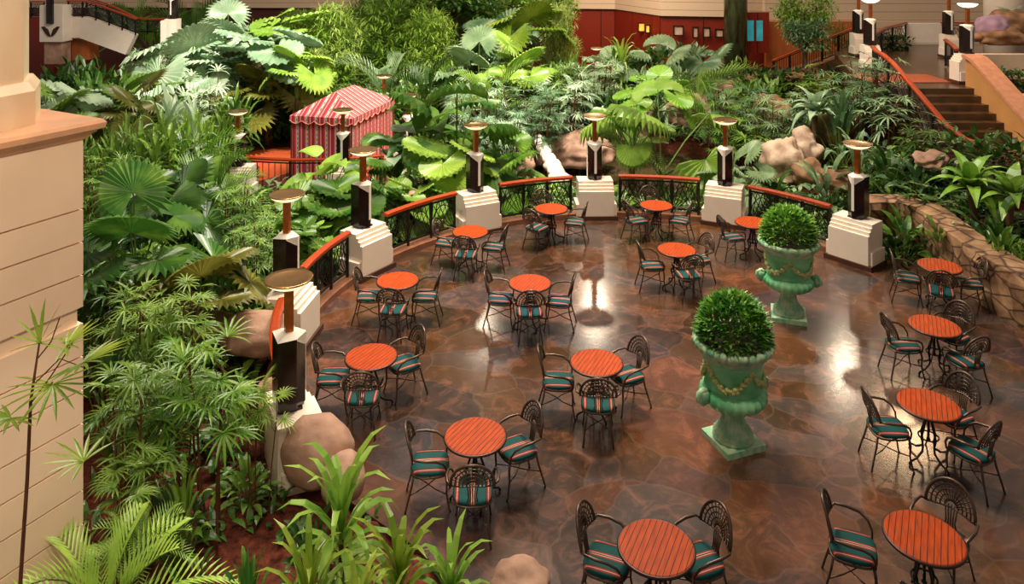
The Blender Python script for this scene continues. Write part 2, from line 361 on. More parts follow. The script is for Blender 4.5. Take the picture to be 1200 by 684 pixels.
TER = [(p.x, p.y) for p in TER] + [(-2.9, 10.1), (-2.1, 9.3), (-1.1, 8.5), (-.2, 7.6), (.2, 6.6), (.3, 4.5), (10.2, 4.5), (9.9, 12.5), (9.95, 14.8), (9.3, 16.0), (8.6, 16.6)]
def sd_ter(x, y):
    ins = False; best = 1e9; n = len(TER)
    for i in range(n):
        x0, y0 = TER[i]; x1, y1 = TER[(i+1) % n]
        if (y0 > y) != (y1 > y) and x < (x1-x0)*(y-y0)/(y1-y0)+x0: ins = not ins
        dx, dy = x1-x0, y1-y0; t = max(0, min(1, ((x-x0)*dx+(y-y0)*dy)/(dx*dx+dy*dy+1e-12)))
        best = min(best, hypot(x-x0-dx*t, y-y0-dy*t))
    return -best if ins else best
def sst(a, b, x): t = max(0, min(1, (x-a)/(b-a))); return t*t*(3-2*t)
POND = (4.2, 26.0, 4.6, 3.9)
def gz(x, y, sd=None):
    if sd is None: sd = sd_ter(x, y)
    h = .12
    h += (-.72)*sst(15.5, 20, y)*(1-sst(9, 11, x))
    h += .75*sst(31, 40, y)
    bed = sst(9.2, 10.4, x)*sst(11, 13.5, y); h += bed*.55*(1-sst(18.5, 23, y))
    h += .7*sst(10.2, 11.6, x)*sst(17, 21, y)*(1-sst(27, 31, y))
    h += .12*noise.noise(Vector((x*.35, y*.35, 0)))
    d = hypot((x-POND[0])/POND[2], (y-POND[1])/POND[3]); h = h+(-1.5-h)*(1-sst(.75, 1.1, d))
    if y < 10.6 and x < 2: h = -.2+(h+.2)*sst(-.05, .25, sd)
    elif sd < .9: h = -.25+(h+.25)*sst(.15, .9, sd)
    return h
m = MB(); nx, ny = 104, 92
for j in range(ny):
    for i in range(nx):
        x = -26+52*i/(nx-1); y = 3+47*j/(ny-1); m.v.append((x, y, gz(x, y)))
for j in range(ny-1):
    for i in range(nx-1):
        k = j*nx+i; m.f.append((k, k+1, k+nx+1, k+nx)); m.m.append(0)
struct(m.build('ground', 'mulch', smooth=True), 'reddish brown bark mulch of the indoor garden beds')
m = MB(); m.prism(TER, -.15, 0)
struct(m.build('floor', 'slate'), 'polished irregular slate flagstone terrace floor')
m = MB(); pts = [ring(aG+(aA-aG)*i/60) for i in range(61)]
m.sweep(pts, [(-.16, -.1), (.16, -.1), (.16, .12), (-.16, .12)])
struct(m.build('trim_1', 'kerb'), 'brown stone kerb under the curved railing')

# ------------------------------------------------------------------ dining furniture
def make_table():
    t = thing('dining_table', 'x', 'table')
    m = MB(); m.lathe([(.368, .712), (.368, .738), (.36, .742)], 40); m.build('tabletop', 'tabletop', t)
    m = MB(); m.tube([(cos(2*pi*i/40)*.372, sin(2*pi*i/40)*.372, .722) for i in range(40)], .017, 6, True); m.build('rim', 'rim', t, True)
    for k in range(4):
        a = pi/4+k*pi/2; prof = [(.24, .70), (.16, .69), (.07, .62), (.05, .52), (.09, .40), (.12, .32), (.09, .22), (.10, .14), (.2, .07), (.29, .05), (.315, .02), (.30, .006)]
        m = MB(); m.tube([(r*cos(a), r*sin(a), z) for r, z in prof], .014, 6); m.build('leg', 'black_iron', t, True)
    m = MB(); m.tube([(cos(2*pi*i/20)*.12, sin(2*pi*i/20)*.12, .32) for i in range(20)], .011, 5, True)
    m.tube([(0, 0, .70), (0, 0, .3)], .016, 6); m.lathe([(.004, .25), (.03, .28), (.004, .32)], 8)
    m.build('centre_column', 'black_iron', t, True)
    m = MB(); m.box((0, 0, .703), (.5, .04, .014)); m.box((0, 0, .703), (.04, .5, .014)); m.build('top_bracket', 'black_iron', t)
    return t
def make_chair():
    """faces +Y; origin on the floor under the seat"""
    t = thing('fan_back_armchair', 'x', 'chair')
    m = MB(); n = 28; prof = [(.19, .432), (.222, .44), (.228, .462), (.215, .482), (.16, .492), (.02, .496)]
    def sq(j, a): return 1.0/(abs(cos(a))**3.4+abs(sin(a))**3.4)**(1/3.4)
    m.lathe(prof, n, (0, 0, 0), sq); m.build('seat_cushion', 'cushion', t, True)
    m = MB(); ringp = [(.222*cos(2*pi*i/28)*sq(0, 2*pi*i/28), .222*sin(2*pi*i/28)*sq(0, 2*pi*i/28), .422) for i in range(28)]
    m.tube(ringp, .013, 6, True); m.box((0, 0, .422), (.4, .025, .01)); m.box((0, 0, .422), (.025, .4, .01)); m.build('seat_frame', 'iron', t, True)
    for s in (-1, 1):
        m = MB(); m.tube([(s*.18, .19, .42), (s*.19, .205, .33), (s*.185, .2, .2), (s*.2, .23, .03), (s*.205, .245, .0)], [.016, .015, .012, .011, .013], 6); m.build('leg', 'iron', t, True)
        m = MB(); m.tube([(s*.15, -.19, .42), (s*.165, -.21, .3), (s*.19, -.26, .12), (s*.205, -.29, .0)], [.015, .013, .012, .013], 6); m.build('leg', 'iron', t, True)
    # fan back: leans back, arch over a narrow neck
    def B(x, h): return (x, -.2-.20*(h-.45)-.05*(abs(x)/.24)**2*-.8, h)
    hub = .60
    m = MB(); A = [-.12+(pi+.24)*i/16 for i in range(17)]
    for rr, w in ((.255, .017), (.205, .008), (.16, .008), (.115, .008), (.07, .008)):
        m.tube([B(rr*.96*cos(a), hub+.08+rr*1.02*sin(a)) for a in A], w, 6)
    for i in range(1, 14):
        a = pi*i/14; m.tube([B(.05*cos(a), hub+.08+.05*sin(a)), B(.245*cos(a), hub+.08+.26*sin(a))], .0062, 4)
    m.tube([B(-.25, hub+.05), B(-.12, hub+.06), B(0, hub+.075), B(.12, hub+.06), B(.25, hub+.05)], .009, 5)
    bk = m.build('backrest', 'iron', t, True)
    m = MB()
    for i in range(5):
        x = (i-2)*.024; m.tube([(x*1.5, -.205, .425), B(x*.9, .53), B(x*1.3, hub+.1)], .008, 5)
    m.build('back_splat', 'iron', bk, True)
    for s in (-1, 1):
        m = MB(); m.tube([B(s*.235, hub+.06), (s*.285, -.17, .675), (s*.30, -.05, .668), (s*.285, .08, .65), (s*.255, .16, .6), (s*.225, .2, .52), (s*.2, .2, .43)], [.01, .014, .017, .017, .014, .012, .012], 6); m.build('armrest', 'iron', t, True)
    m = MB(); m.tube([(-.19, .2, .2), (-.1, .07, .2), (0, -.02, .2), (.1, .07, .2), (.19, .2, .2)], .008, 5); m.tube([(-.178, -.235, .2), (-.08, -.1, .2), (0, -.02, .2), (.08, -.1, .2), (.178, -.235, .2)], .008, 5)
    m.build('stretcher', 'iron', t, True)
    return t
TABLE, CHAIR = make_table(), make_chair()
# pixel of the table top's centre, slat angle, locator, chairs: (direction from the table in degrees, distance, side phrase)
TABLES = [
 (769, 240, 10, 'against the middle of the railing between two white pedestals', 'the table behind both urns by the railing', [(203, .55, 'left side of'), (338, .55, 'right side of'), (92, .55, 'railing side of')]),
 (646, 244, 0, 'just left of the rearmost white pedestal, by the railing', 'the table left of the rearmost pedestal', [(350, .55, 'pedestal side of'), (232, .55, 'near left side of'), (105, .55, 'railing side of')]),
 (551, 271, 20, 'in front of the white pedestal with shadowed stepped side', 'the second railing table from the left', [(165, .52, 'left side of'), (263, .5, 'near side of'), (350, .52, 'right side of')]),
 (466, 328, 65, 'beside the curved railing at the left edge of the terrace', 'the table by the left orange handrail', [(178, .5, 'railing side of'), (270, .5, 'near side of'), (2, .5, 'right side of')]),
 (435, 417, 50, 'nearest the closest black lamp on the left terrace edge', 'the table nearest the closest lamp', [(183, .55, 'lamp side of'), (268, .5, 'near side of'), (38, .55, 'far right side of')]),
 (557, 510, 50, 'next to the boulder and strap-leaved foreground plants', 'the table nearest the foreground boulder', [(188, .55, 'boulder side of'), (270, .55, 'near side of'), (22, .55, 'right side of')]),
 (699, 424, 40, 'alone at the centre of the terrace left of the nearer urn', 'the table left of the nearer urn', [(176, .55, 'left side of'), (266, .5, 'near side of'), (22, .5, 'urn side of')]),
 (621, 331, 20, 'at mid terrace behind the bright light reflection', 'the mid-terrace table left of centre', [(178, .52, 'left side of'), (268, .48, 'near side of'), (352, .52, 'right side of')]),
 (793, 292, 10, 'between the railing table and the nearer urn', 'the table midway between railing and urns', [(188, .52, 'left side of'), (282, .5, 'near side of'), (25, .52, 'right side of')]),
 (882, 260, 0, 'half hidden behind the farther urn by the railing', 'the table half hidden by the far urn', [(192, .5, 'left side of')]),
 (1101, 311, 95, 'close to the low rock wall at the right', 'the table closest to the rock wall', [(163, .55, 'planting side of'), (243, .5, 'near left side of'), (350, .5, 'rock wall side of')]),
 (1095, 381, 95, 'second from the rock wall in the right row', 'the table second from the rock wall', [(183, .52, 'left side of'), (30, .48, 'far right side of'), (292, .52, 'near side of')]),
 (1088, 473, 95, 'third from the rock wall in the right row', 'the table third from the rock wall', [(183, .55, 'left side of'), (28, .5, 'far right side of'), (300, .55, 'near side of')]),
 (1083, 628, 92, 'nearest the camera at the right front corner', 'the right front corner table', [(160, .66, 'left side of'), (42, .5, 'far right side of')]),
 (769, 640, 75, 'at the front edge of the terrace below the nearer urn', 'the front table below the nearer urn', [(158, .5, 'left side of'), (22, .5, 'right side of')]),
]
for px, py, rot, loc, ref, chairs in TABLES:
    c = at(px, py, .74); c.z = 0
    inst(TABLE, 'round orange slatted table ' + loc, 'table', c, R(-28+rot % 7-3), 'round slatted tables on the terrace')
    for ang, dist, side in chairs:
        a = R(ang); p = (c.x+cos(a)*dist, c.y+sin(a)*dist, 0)
        inst(CHAIR, f'iron fan-back armchair on the {side} {ref}', 'chair', p, a+pi/2+R(random.uniform(-6, 6)), 'iron fan-back armchairs')

# ------------------------------------------------------------------ urns
def make_urn():
    t = thing('garden_urn', 'x', 'urn')
    m = MB(); m.box((0, 0, .04), (.6, .6, .08)); m.build('plinth', 'patina', t)
    prof = [(.27, .08), (.275, .11), (.25, .13), (.255, .17), (.22, .2), (.17, .27), (.135, .38), (.13, .44), (.17, .48), (.16, .5)]
    m = MB(); m.lathe(prof, 72, mod=lambda j, a: 1+(.055*cos(20*a) if 3 <= j <= 9 else 0)+(.02*cos(28*a) if j in (1, 3) else 0)); m.build('foot', 'patina', t, True)
    prof = [(.14, .49), (.26, .52), (.36, .56), (.42, .62), (.44, .68), (.42, .74), (.375, .77), (.375, .79), (.385, .8), (.37, .82), (.375, .95), (.39, 1.08), (.41, 1.18), (.415, 1.2)]
    m = MB(); m.lathe(prof, 96, mod=lambda j, a: 1+(.042*cos(24*a) if 1 <= j <= 5 else 0)); bd = m.build('body', 'drum', t, True)
    prof = [(.40, 1.19), (.43, 1.21), (.43, 1.25), (.46, 1.27), (.50, 1.3), (.53, 1.35), (.535, 1.39), (.51, 1.42), (.46, 1.42), (.45, 1.36), (.02, 1.34)]
    m = MB(); m.lathe(prof, 96, mod=lambda j, a: 1+(.03*cos(36*a) if 4 <= j <= 6 else 0)); m.build('rim', 'patina', t, True)
    rn = random.Random(3)
    for k in range(4):          # swags of leaves and fruit hanging between the handles
        m = MB()
        for i in range(26):
            u = i/25; a = pi/2*k+pi/4+(u-.5)*pi/2*.98; zz = 1.13-.24*(1-(2*u-1)**2); r = .40-.012
            for q in range(2):
                w = rn.uniform(.026, .045); m.blob((cos(a)*(r+.01), sin(a)*(r+.01), zz+rn.uniform(-.03, .03)), (w, w, w), rn.random()*9, .2, 0)
        m.build('garland', 'garland', bd, True)
    for s in (-1, 1):
        m = MB(); m.tube([(s*.40, 0, .76), (s*.47, 0, .80), (s*.53, 0, .76), (s*.54, 0, .68), (s*.48, 0, .62), (s*.42, 0, .64)], [.035, .04, .045, .045, .04, .03], 8)
        m.blob((s*.47, 0, .71), (.07, .085, .1), 4+s, .25, 1); m.build('handle', 'patina', bd, True)
    m = MB(); m.lathe([(.44, 1.33), (.4, 1.36), (.02, 1.4)], 24); m.build('soil', 'soil', t)
    return t
def make_urn_plant():
    t = thing('urn_plant', 'x', 'plant'); rn = random.Random(5); m = MB()
    for k in range(150):
        u = (k+.5)/150; el = math.asin(1-u*1.12); az = k*2.39996
        c = Vector((cos(az)*cos(el)*.41, sin(az)*cos(el)*.41, .06+sin(el)*.47))
        for q in range(8):
            a2 = rn.uniform(0, 2*pi); e2 = rn.uniform(.1, 1.2)
            d = Vector((cos(a2)*cos(e2), sin(a2)*cos(e2), sin(e2)))+Vector((cos(az)*cos(el), sin(az)*cos(el), sin(el)))*.9; d.normalize()
            m.strap(c, atan2(d.y, d.x), math.asin(max(-1, min(1, d.z))), rn.uniform(.13, .19), .042, rn.uniform(.4, 1.1), 3)
    m.build('foliage', 'leaf_urn', t)
    m = MB()
    for k in range(14):
        az = k*2.4; m.tube([(cos(az)*.1, sin(az)*.1, 0), (cos(az)*.22, sin(az)*.22, .3)], .012, 5)
    m.build('stem', 'stem_green', t)
    return t
URN, UPL = make_urn(), make_urn_plant()
for px, py, w, rz, pl in ((859, 518, 'standing alone at the terrace centre, nearer of the two', .35, 'bushy fine-leaved plant filling the nearer urn'), (924, 371, 'farther of the two, in front of the railing', -.3, 'bushy fine-leaved plant filling the farther urn')):
    p = at(px, py); p.z = 0
    inst(URN, 'green patina garland urn ' + w, 'urn', p, rz, 'patina urns')
    inst(UPL, pl, 'plant', (p.x, p.y, 1.39), rz, 'plants in the urns')

# ------------------------------------------------------------------ pedestals and lamps
def make_pedestal():
    """front faces +Y"""
    t = thing('stepped_pedestal', 'x', 'pedestal')
    m = MB(); w = .88
    side = [(-.3, .1), (.34, .1), (.34, .71), (.28, .71), (.28, .78), (.22, .78), (.22, .85), (.16, .85), (.16, .92), (-.3, .92)]
    n = len(side); vs = [(-w/2, a, b) for a, b in side]+[(w/2, a, b) for a, b in side]
    m.add(vs, [tuple(range(n)), tuple(range(n, 2*n))[::-1]]+[(i, i+n, (i+1) % n+n, (i+1) % n) for i in range(n)])
    m.build('body', 'cream', t)
    for s in (-1, 1):
        m = MB(); m.box((s*.475, .02, .24), (.07, .56, .28)); m.build('shoulder', 'cream', t)
    m = MB(); m.box((0, .02, .05), (1.04, .72, .1)); m.build('plinth', 'plinth', t)
    return t
def make_lamp(bowl='bowl'):
    """uplight on a prow-fronted black block, prow faces +Y"""
    t = thing('dish_lamp', 'x', 'lamp')
    P = [(-.18, -.17), (.18, -.17), (.18, .06), (.03, .2), (-.03, .2), (-.18, .06)]
    m = MB(); m.prism(P, .03, .9); blk = m.build('block', 'black_gloss', t)
    m = MB(); m.box((0, 0, .015), (.3, .28, .03)); m.build('foot', 'black_gloss', t)
    m = MB(); m.prism(P, .9, .95, .55)
    m.prism([(-.03, .195), (.03, .195), (.03, .209), (-.03, .209)], .18, .9)
    # chevron that runs down from the cap into the front stripe
    for s in (-1, 1): m.add([(s*.18, .063, .9), (s*.03, .208, .9), (s*.03, .208, .74), (s*.182, .066, .88)], [(0, 1, 2, 3)])
    m.build('inlay', 'inlay', blk)
    m = MB(); m.box((0, 0, 1.24), (.1, .1, .6)); m.build('post', 'copper', t)
    m = MB(); m.lathe([(.05, 1.49), (.14, 1.503), (.22, 1.535), (.27, 1.57), (.285, 1.59)], 28); m.build('glass_bowl', bowl, t, True)
    m = MB(); m.lathe([(.28, 1.592), (.298, 1.597), (.304, 1.61), (.292, 1.618), (.24, 1.606), (.1, 1.598), (.01, 1.596)], 28); m.build('dish', 'brass' if bowl == 'bowl' else 'bowl_bright', t, True)
    return t
PED, LAMP, LAMPB = make_pedestal(), make_lamp(), make_lamp('bowl_bright')
where = ['nearest the viewer at the left railing end', 'second along the left railing', 'at the bend of the left railing', 'between the left and rear railings', 'rearmost, at the middle of the rear railing', 'right of the rearmost pedestal behind the far urn', 'at the right end of the railing']
for k, (a, r) in enumerate(PEDS):
    p = Vector((CX+r*cos(a), CY+r*sin(a), 0)); rz = a+pi/2
    inst(PED, 'stepped cream pedestal ' + where[k], 'pedestal', p, rz, 'stepped pedestals round the terrace')
    inst(LAMP, 'black and brass lamp on the pedestal ' + where[k], 'lamp', (p.x-cos(a)*-.08, p.y-sin(a)*-.08, .92), rz, 'dish lamps round the terrace')
# garden lamps beyond the railing
for px, ytop, w in ((402, 155, 'in front of the striped tent'), (478, 135, 'beside the right corner of the striped tent'), (450, 109, 'behind the striped tent'), (279, 157, 'at the left edge of the red deck'), (868, 72, 'small and distant by the dark mottled column'), (699, 72, 'small and distant under the amber pictures'), (769, 70, 'small and distant under the pale posters')):
    Y = F*(HC-1.35)/(ytop-HOR); x = xat(px, Y)
    g = -.5
    inst(PED, 'cream pedestal among garden plants ' + w, 'pedestal', (x, Y, g), pi, 'garden pedestals')
    inst(LAMP, 'dish lamp in the garden ' + w, 'lamp', (x, Y, g+.92), pi, 'garden dish lamps')

# ------------------------------------------------------------------ railings
def railing(name_label, path, lift=None, height=1.0, group=None, panels=3, mats=('handrail', 'black_iron'), fan=True, name='garden_railing', base=.12):
    """path: points on the base line; posts, rails, wooden handrail and a fan lattice"""
    o = Vector(path[0]); t = thing(name, name_label, 'railing', o, 0, group)
    P = [Vector(p)-o for p in path]
    L = [0]
    for a, b in zip(P, P[1:]): L.append(L[-1]+(b-a).length)
    def q(u):
        d = u*L[-1]
        for i in range(len(P)-1):
            if d <= L[i+1] or i == len(P)-2:
                return P[i].lerp(P[i+1], (d-L[i])/max(1e-6, L[i+1]-L[i]))
    N = max(8, len(P)*2); up = lambda h: Vector((0, 0, h))
    m = MB(); m.sweep([q(i/N)+up(height) for i in range(N+1)], [(-.075, -.035), (.075, -.035), (.075, .02), (.04, .04), (-.04, .04), (-.075, .02)]); m.build('handrail', mats[0], t)
    for h in (height-.1, base+.1):
        m = MB(); m.sweep([q(i/N)+up(h) for i in range(N+1)], [(-.018, -.018), (.018, -.018), (.018, .018), (-.018, .018)]); m.build('rail', mats[1], t)
    for k in range(panels+1):
        u = .015+.97*k/panels; p = q(u)
        m = MB(); m.box((p.x, p.y, p.z+(base+height)/2-.02), (.055, .055, height-base-.02)); m.build('post', mats[1], t)
    for k in range(panels):
        m = MB(); u0, u1 = .015+.97*k/panels, .015+.97*(k+1)/panels; lo, hi = base+.1, height-.1
        if fan:      # bars fanning out from the foot of every panel, crossed by arcs
            for s in (0, 1):
                for j in range(5):
                    e = (j+.5)/5; pts = []
                    for i in range(6):
                        f = i/5; uu = (f**.8)*e; hh = (f**(1+.6*e))*(1-.35*e)
                        uu = uu*.98; u = u0+(u1-u0)*(uu if s == 0 else 1-uu); pts.append(q(u)+up(lo+(hi-lo)*min(1, hh*1.3)))
                    m.tube(pts, .011, 4)
            m.tube([q(u0+(u1-u0)*(.5+.5*cos(pi*i/10)))+up(lo+(hi-lo)*.85*sin(pi*i/10)) for i in range(11)], .012, 4)
        else:
            for j in range(7): u = u0+(u1-u0)*(j+.5)/7; m.tube([q(u)+up(lo), q(u)+up(hi)], .012, 4)
        m.build('lattice', mats[1], t)
    return t
bays = ['nearest left bay, between the two frontmost pedestals', 'second left bay with bright orange handrail', 'bay curving into the rear at left', 'rear bay left of the rearmost pedestal', 'rear bay right of the rearmost pedestal', 'bay sloping behind the far urn']
for k in range(6):
    (a0, r0), (a1, r1) = PEDS[k], PEDS[k+1]
    m0, m1 = .6/r0, .6/r1
    aa = [a0-m0+(a1+m1-a0+m0)*i/10 for i in range(11)]
    railing('curved iron railing, ' + bays[k], [ring(a) for a in aa], panels=2 if k in (0,) else 3, group='curved railings round the terrace')
# ------------------------------------------------------------------ tent and deck
DZ = -.6
A, B_, C_ = Vector((-7.08, 24.7, 0)), Vector((-5.08, 24.2, 0)), Vector((-4.39, 27.5, 0))
ux = (B_-A).normalized(); rzt = atan2(ux.y, ux.x); cen = (A+C_)/2
tw, tl = 2.08, 3.38
t = thing('striped_tent', 'red and white striped fabric tent on the deck among plants', 'tent', (cen.x, cen.y, DZ), rzt)
ez, rzz = 2.0, 2.66
m = MB(); w2, l2 = tw/2, tl/2
def wall(m, p0, p1, z0, z1, n):
    for i in range(n):      # slightly billowed panels
        a, b = Vector(p0).lerp(Vector(p1), i/n), Vector(p0).lerp(Vector(p1), (i+1)/n)
        nn = (Vector(p1)-Vector(p0)).normalized(); nn = Vector((nn.y, -nn.x))
        oa = nn*(.015*sin(i*2.2)); ob = nn*(.015*sin((i+1)*2.2))
        m.add([(a.x+oa.x, a.y+oa.y, z0), (b.x+ob.x, b.y+ob.y, z0), (b.x, b.y, z1), (a.x, a.y, z1)], [(0, 1, 2, 3)])
m.mi = 0; wall(m, (-w2, -l2), (w2, -l2), .02, ez, 10); wall(m, (w2, l2), (-w2, l2), .02, ez, 10)
m.mi = 1; wall(m, (w2, -l2), (w2, l2), .02, ez, 14); wall(m, (-w2, l2), (-w2, -l2), .02, ez, 14)
m.build('side_wall', ['tent_x', 'tent_y'], t)
m = MB(); r2 = .65; e = .06
vs = [(-w2-e, -l2-e, ez), (w2+e, -l2-e, ez), (w2+e, l2+e, ez), (-w2-e, l2+e, ez), (0, -r2, rzz), (0, r2, rzz)]
m.mi = 0; m.add(vs, [(0, 1, 4), (2, 3, 5)]); m.mi = 1; m.add(vs, [(1, 2, 5, 4), (3, 0, 4, 5)]); rf = m.build('roof', ['tent_x', 'tent_y'], t)
def valance(m, p0, p1, n):
    p0, p1 = Vector(p0), Vector(p1); K = 6
    for i in range(n):
        for j in range(K):
            u0, u1 = (i+j/K)/n, (i+(j+1)/K)/n; a, b = p0.lerp(p1, u0), p0.lerp(p1, u1)
            d0, d1 = .14+.1*sin(pi*j/K), .14+.1*sin(pi*(j+1)/K)
            m.add([(a.x, a.y, ez+.01), (b.x, b.y, ez+.01), (b.x, b.y, ez-d1), (a.x, a.y, ez-d0)], [(0, 1, 2, 3)])
            m.mi = 2; m.tube([(a.x, a.y, ez-d0), (b.x, b.y, ez-d1)], .016, 4); m.mi = mi0
m = MB(); q = [(-w2-e, -l2-e), (w2+e, -l2-e), (w2+e, l2+e), (-w2-e, l2+e)]
for i in range(4):
    mi0 = m.mi = i % 2; valance(m, q[i], q[(i+1) % 4], 5 if i % 2 == 0 else 8)
m.build('valance', ['tent_x', 'tent_y', 'tent_trim'], rf)
for i in range(4):
    m = MB(); m.tube([(q[i][0]*.97, q[i][1]*.97, 0), (q[i][0]*.97, q[i][1]*.97, ez)], .025, 6); m.build('pole', 'stem_brown', t)
m = MB(); m.prism([(cen.x-.6+4.3*cos(2*pi*i/32), cen.y-.1+3.0*sin(2*pi*i/32)) for i in range(32)], DZ-.2, DZ)
struct(m.build('floor_deck', 'deck'), 'round red-brown deck under the striped tent')
railing('curved railing along the front of the red tent deck', [(cen.x-.6+4.2*cos(a), cen.y-.1+2.95*sin(a), DZ) for a in [R(200+i*13) for i in range(9)]], panels=5, fan=False, base=.05)
railing('curved copper handrail railing on the path behind the tent', [(xat(px, Y), Y, .15) for px, Y in ((393, 32.5), (400, 33.6), (415, 34.8), (440, 35.8), (470, 36.3))], panels=4, fan=False, height=1.1)
m = MB(); pp = [(xat(px, Y), Y) for px, Y in ((410, 31.5), (470, 32.5), (520, 33), (520, 36), (470, 36.8), (400, 35))]; m.prism(pp, -.2, .12)
struct(m.build('floor_path', 'deck'), 'red-brown garden path behind the tent')

# ------------------------------------------------------------------ stone pier in the left foreground
e0 = Vector((xat(97.5, 7.0), 7.0)); d1 = Vector((.475, .88)).normalized(); d2 = Vector((-.88, .475)).normalized()
def quad(off, dep=2.4):      # footprint grown by off, corner at the visible edge
    c = e0+d1*off-d2*off
    return [c, c+d2*(dep+off*2), c+d2*(dep+off*2)-d1*(dep+off*2), c-d1*(dep+off*2)]
tp = thing('stone_pier', 'tall cream grooved stone pier with salmon marble ledge, in the left foreground', 'pier', (0, 0, 0)); tp['kind'] = 'structure'
zs = zat(245, 7.0); cs = zat(245, 7)-zat(283.5, 7)
m = MB(); z = zat(160, 7.0); z1 = zs
m.prism([tuple(p) for p in quad(-.035)], -.1, z)
courses = [z, zs, zs-cs, zs-2*cs, zs-3*cs]; 
base = zat(378, 7.0); courses2 = [base]
while courses2[-1] > .1: courses2.append(courses2[-1]-cs*1.02)
for a, b in list(zip(courses, courses[1:]))+list(zip(courses2, courses2[1:])):
    m.prism([tuple(p) for p in quad(0)], max(-.05, b+.012), a-.004)
m.build('body', 'pier', tp)
m = MB(); zc = zat(152, 6.95)
prof = [(0.0, z-.03), (.03, z-.01), (.05, z+.02), (.09, zc-.015), (.13, zc), (.14, zc+.05), (.12, zc+.08)]
for (o0, za), (o1, zb) in zip(prof, prof[1:]):
    qa, qb = quad(o0), quad(o1); n = 4
    m.add([(p.x, p.y, za) for p in qa]+[(p.x, p.y, zb) for p in qb], [(i, (i+1) % 4, 4+(i+1) % 4, 4+i) for i in range(4)])
m.add([(p.x, p.y, prof[-1][1]) for p in quad(.12)], [(0, 1, 2, 3)])
m.build('ledge', 'ledge', tp)
zt = prof[-1][1]; m = MB(); cc = e0+d2*.9-d1*.9
def oct_(r): return [(cc.x+r*cos(R(28+k*45+22.5)), cc.y+r*sin(R(28+k*45+22.5))) for k in range(8)]
cc = Vector((xat(40, 6.9)-.74, 6.75)); m.prism(oct_(.80), zt, zt+.3); m.prism(oct_(.80), zt+.3, zt+.38, .92); m.prism(oct_(.70), zt+.38, zt+4.0); m.build('shaft', 'marble', tp)

# ------------------------------------------------------------------ building behind
def wallseg(name, p0, p1, z0, z1, mat, th=.3):
    d = (Vector(p1)-Vector(p0)); L = d.length; a = atan2(d.y, d.x)
    m = MB(); m.box((L/2, th/2, (z0+z1)/2), (L, th, z1-z0)); o = m.build(name, mat); o.location = (p0[0], p0[1], 0); o.rotation_euler = (0, 0, a); return struct(o)
W = [(-30, 46.5), (xat(660, 45.5), 45.5), (xat(720, 45), 45), (xat(773, 40), 40), (xat(905, 38.8), 38.8)]
zw = 3.45
n = 0
for p0, p1 in zip(W, W[1:]):
    n += 1
    wallseg(f'wall_back_{n}', p0, p1, -.5, zw, 'mahogany' if n > 1 else 'dark_wall'); wallseg(f'wall_back_upper_{n}', (p0[0], p0[1]-.25), (p1[0], p1[1]-.25), zw, 9, 'siding', .5)
wallseg('wall_back_orange', (xat(898, 38), 38), (xat(1003, 38), 38), -.5, 3.3, 'orange_wood'); wallseg('wall_right_upper', (xat(895, 38.5), 38.3), (30, 38.3), 3.3, 10, 'siding', .4)
wallseg('wall_right_lower', (xat(1003, 38), 38.2), (30, 38.2), -.5, 3.3, 'siding', .4)
m = MB(); m.lathe([(.55, -.5), (.55, 10)], 20, (xat(862, 36.5), 36.5, 0)); struct(m.build('column_1', 'dark_column', None, True), 'dark glossy mottled column by the far wall')
m = MB(); m.lathe([(.75, 2), (.75, 10)], 20, (xat(1178, 30), 30, 0)); struct(m.build('column_2', 'cream', None, True), 'cream round column beyond the stair planter')
def frame(px, py, w, h, Y, mat, label):
    zc = zat(py, Y); x = xat(px, Y); t = thing('picture_frame', label, 'picture', (x, Y, zc))
    W_, H_ = w*Y/F, h*Y/F; m = MB()
    for s in (-1, 1): m.box((s*W_/2, 0, 0), (.07, .08, H_+.07)); m.box((0, 0, s*H_/2), (W_, .08, .07))
    m.build('frame', 'rim', t); m = MB(); m.box((0, .02, 0), (W_, .03, H_)); m.build('picture', mat, t)
for a in ((752, 32, 8, 10, 41.6, 'lit_amber', 'small glowing amber picture on the red wall'), (759, 34, 5, 9, 40.9, 'lit_amber', 'narrow amber picture beside the glowing one'), (795, 36, 11, 11, 39.4, 'poster', 'pale square picture on the red wall'), (815, 38, 6, 12, 39.2, 'poster', 'narrow pale picture between two posters'), (828, 38, 8, 11, 39.1, 'poster', 'pinkish picture near the dark column'), (843, 39, 9, 9, 39.0, 'poster', 'dim picture nearest the dark column')): frame(*a)
t = thing('blue_screen', 'blue lit screen glimpsed through the top middle foliage', 'screen', (xat(560, 45.6), 45.9, zat(22, 45.9)))
m = MB(); m.box((0, 0, 0), (4.2, .12, 1.3)); m.build('screen', 'blue_panel', t)
m = MB()
for q in (-1, 1): m.box((q*2.1, -.02, 0), (.1, .2, 1.4)); m.box((0, -.02, q*.66), (4.2, .2, .1))
m.build('frame', 'rim', t)
t = thing('display_case', 'red framed display with teal panels right of the dark column', 'display', (xat(886, 37.5), 37.5, zat(38, 37.5)))
m = MB(); m.box((0, 0, 0), (1.2, .3, 2.0)); m.build('case', 'mahogany', t)
for k, (dx, w) in enumerate(((-.35, .35), (.12, .3))): m = MB(); m.box((dx, -.17, .1), (w, .05, 1.0)); m.build('panel', 'teal_panel', t)

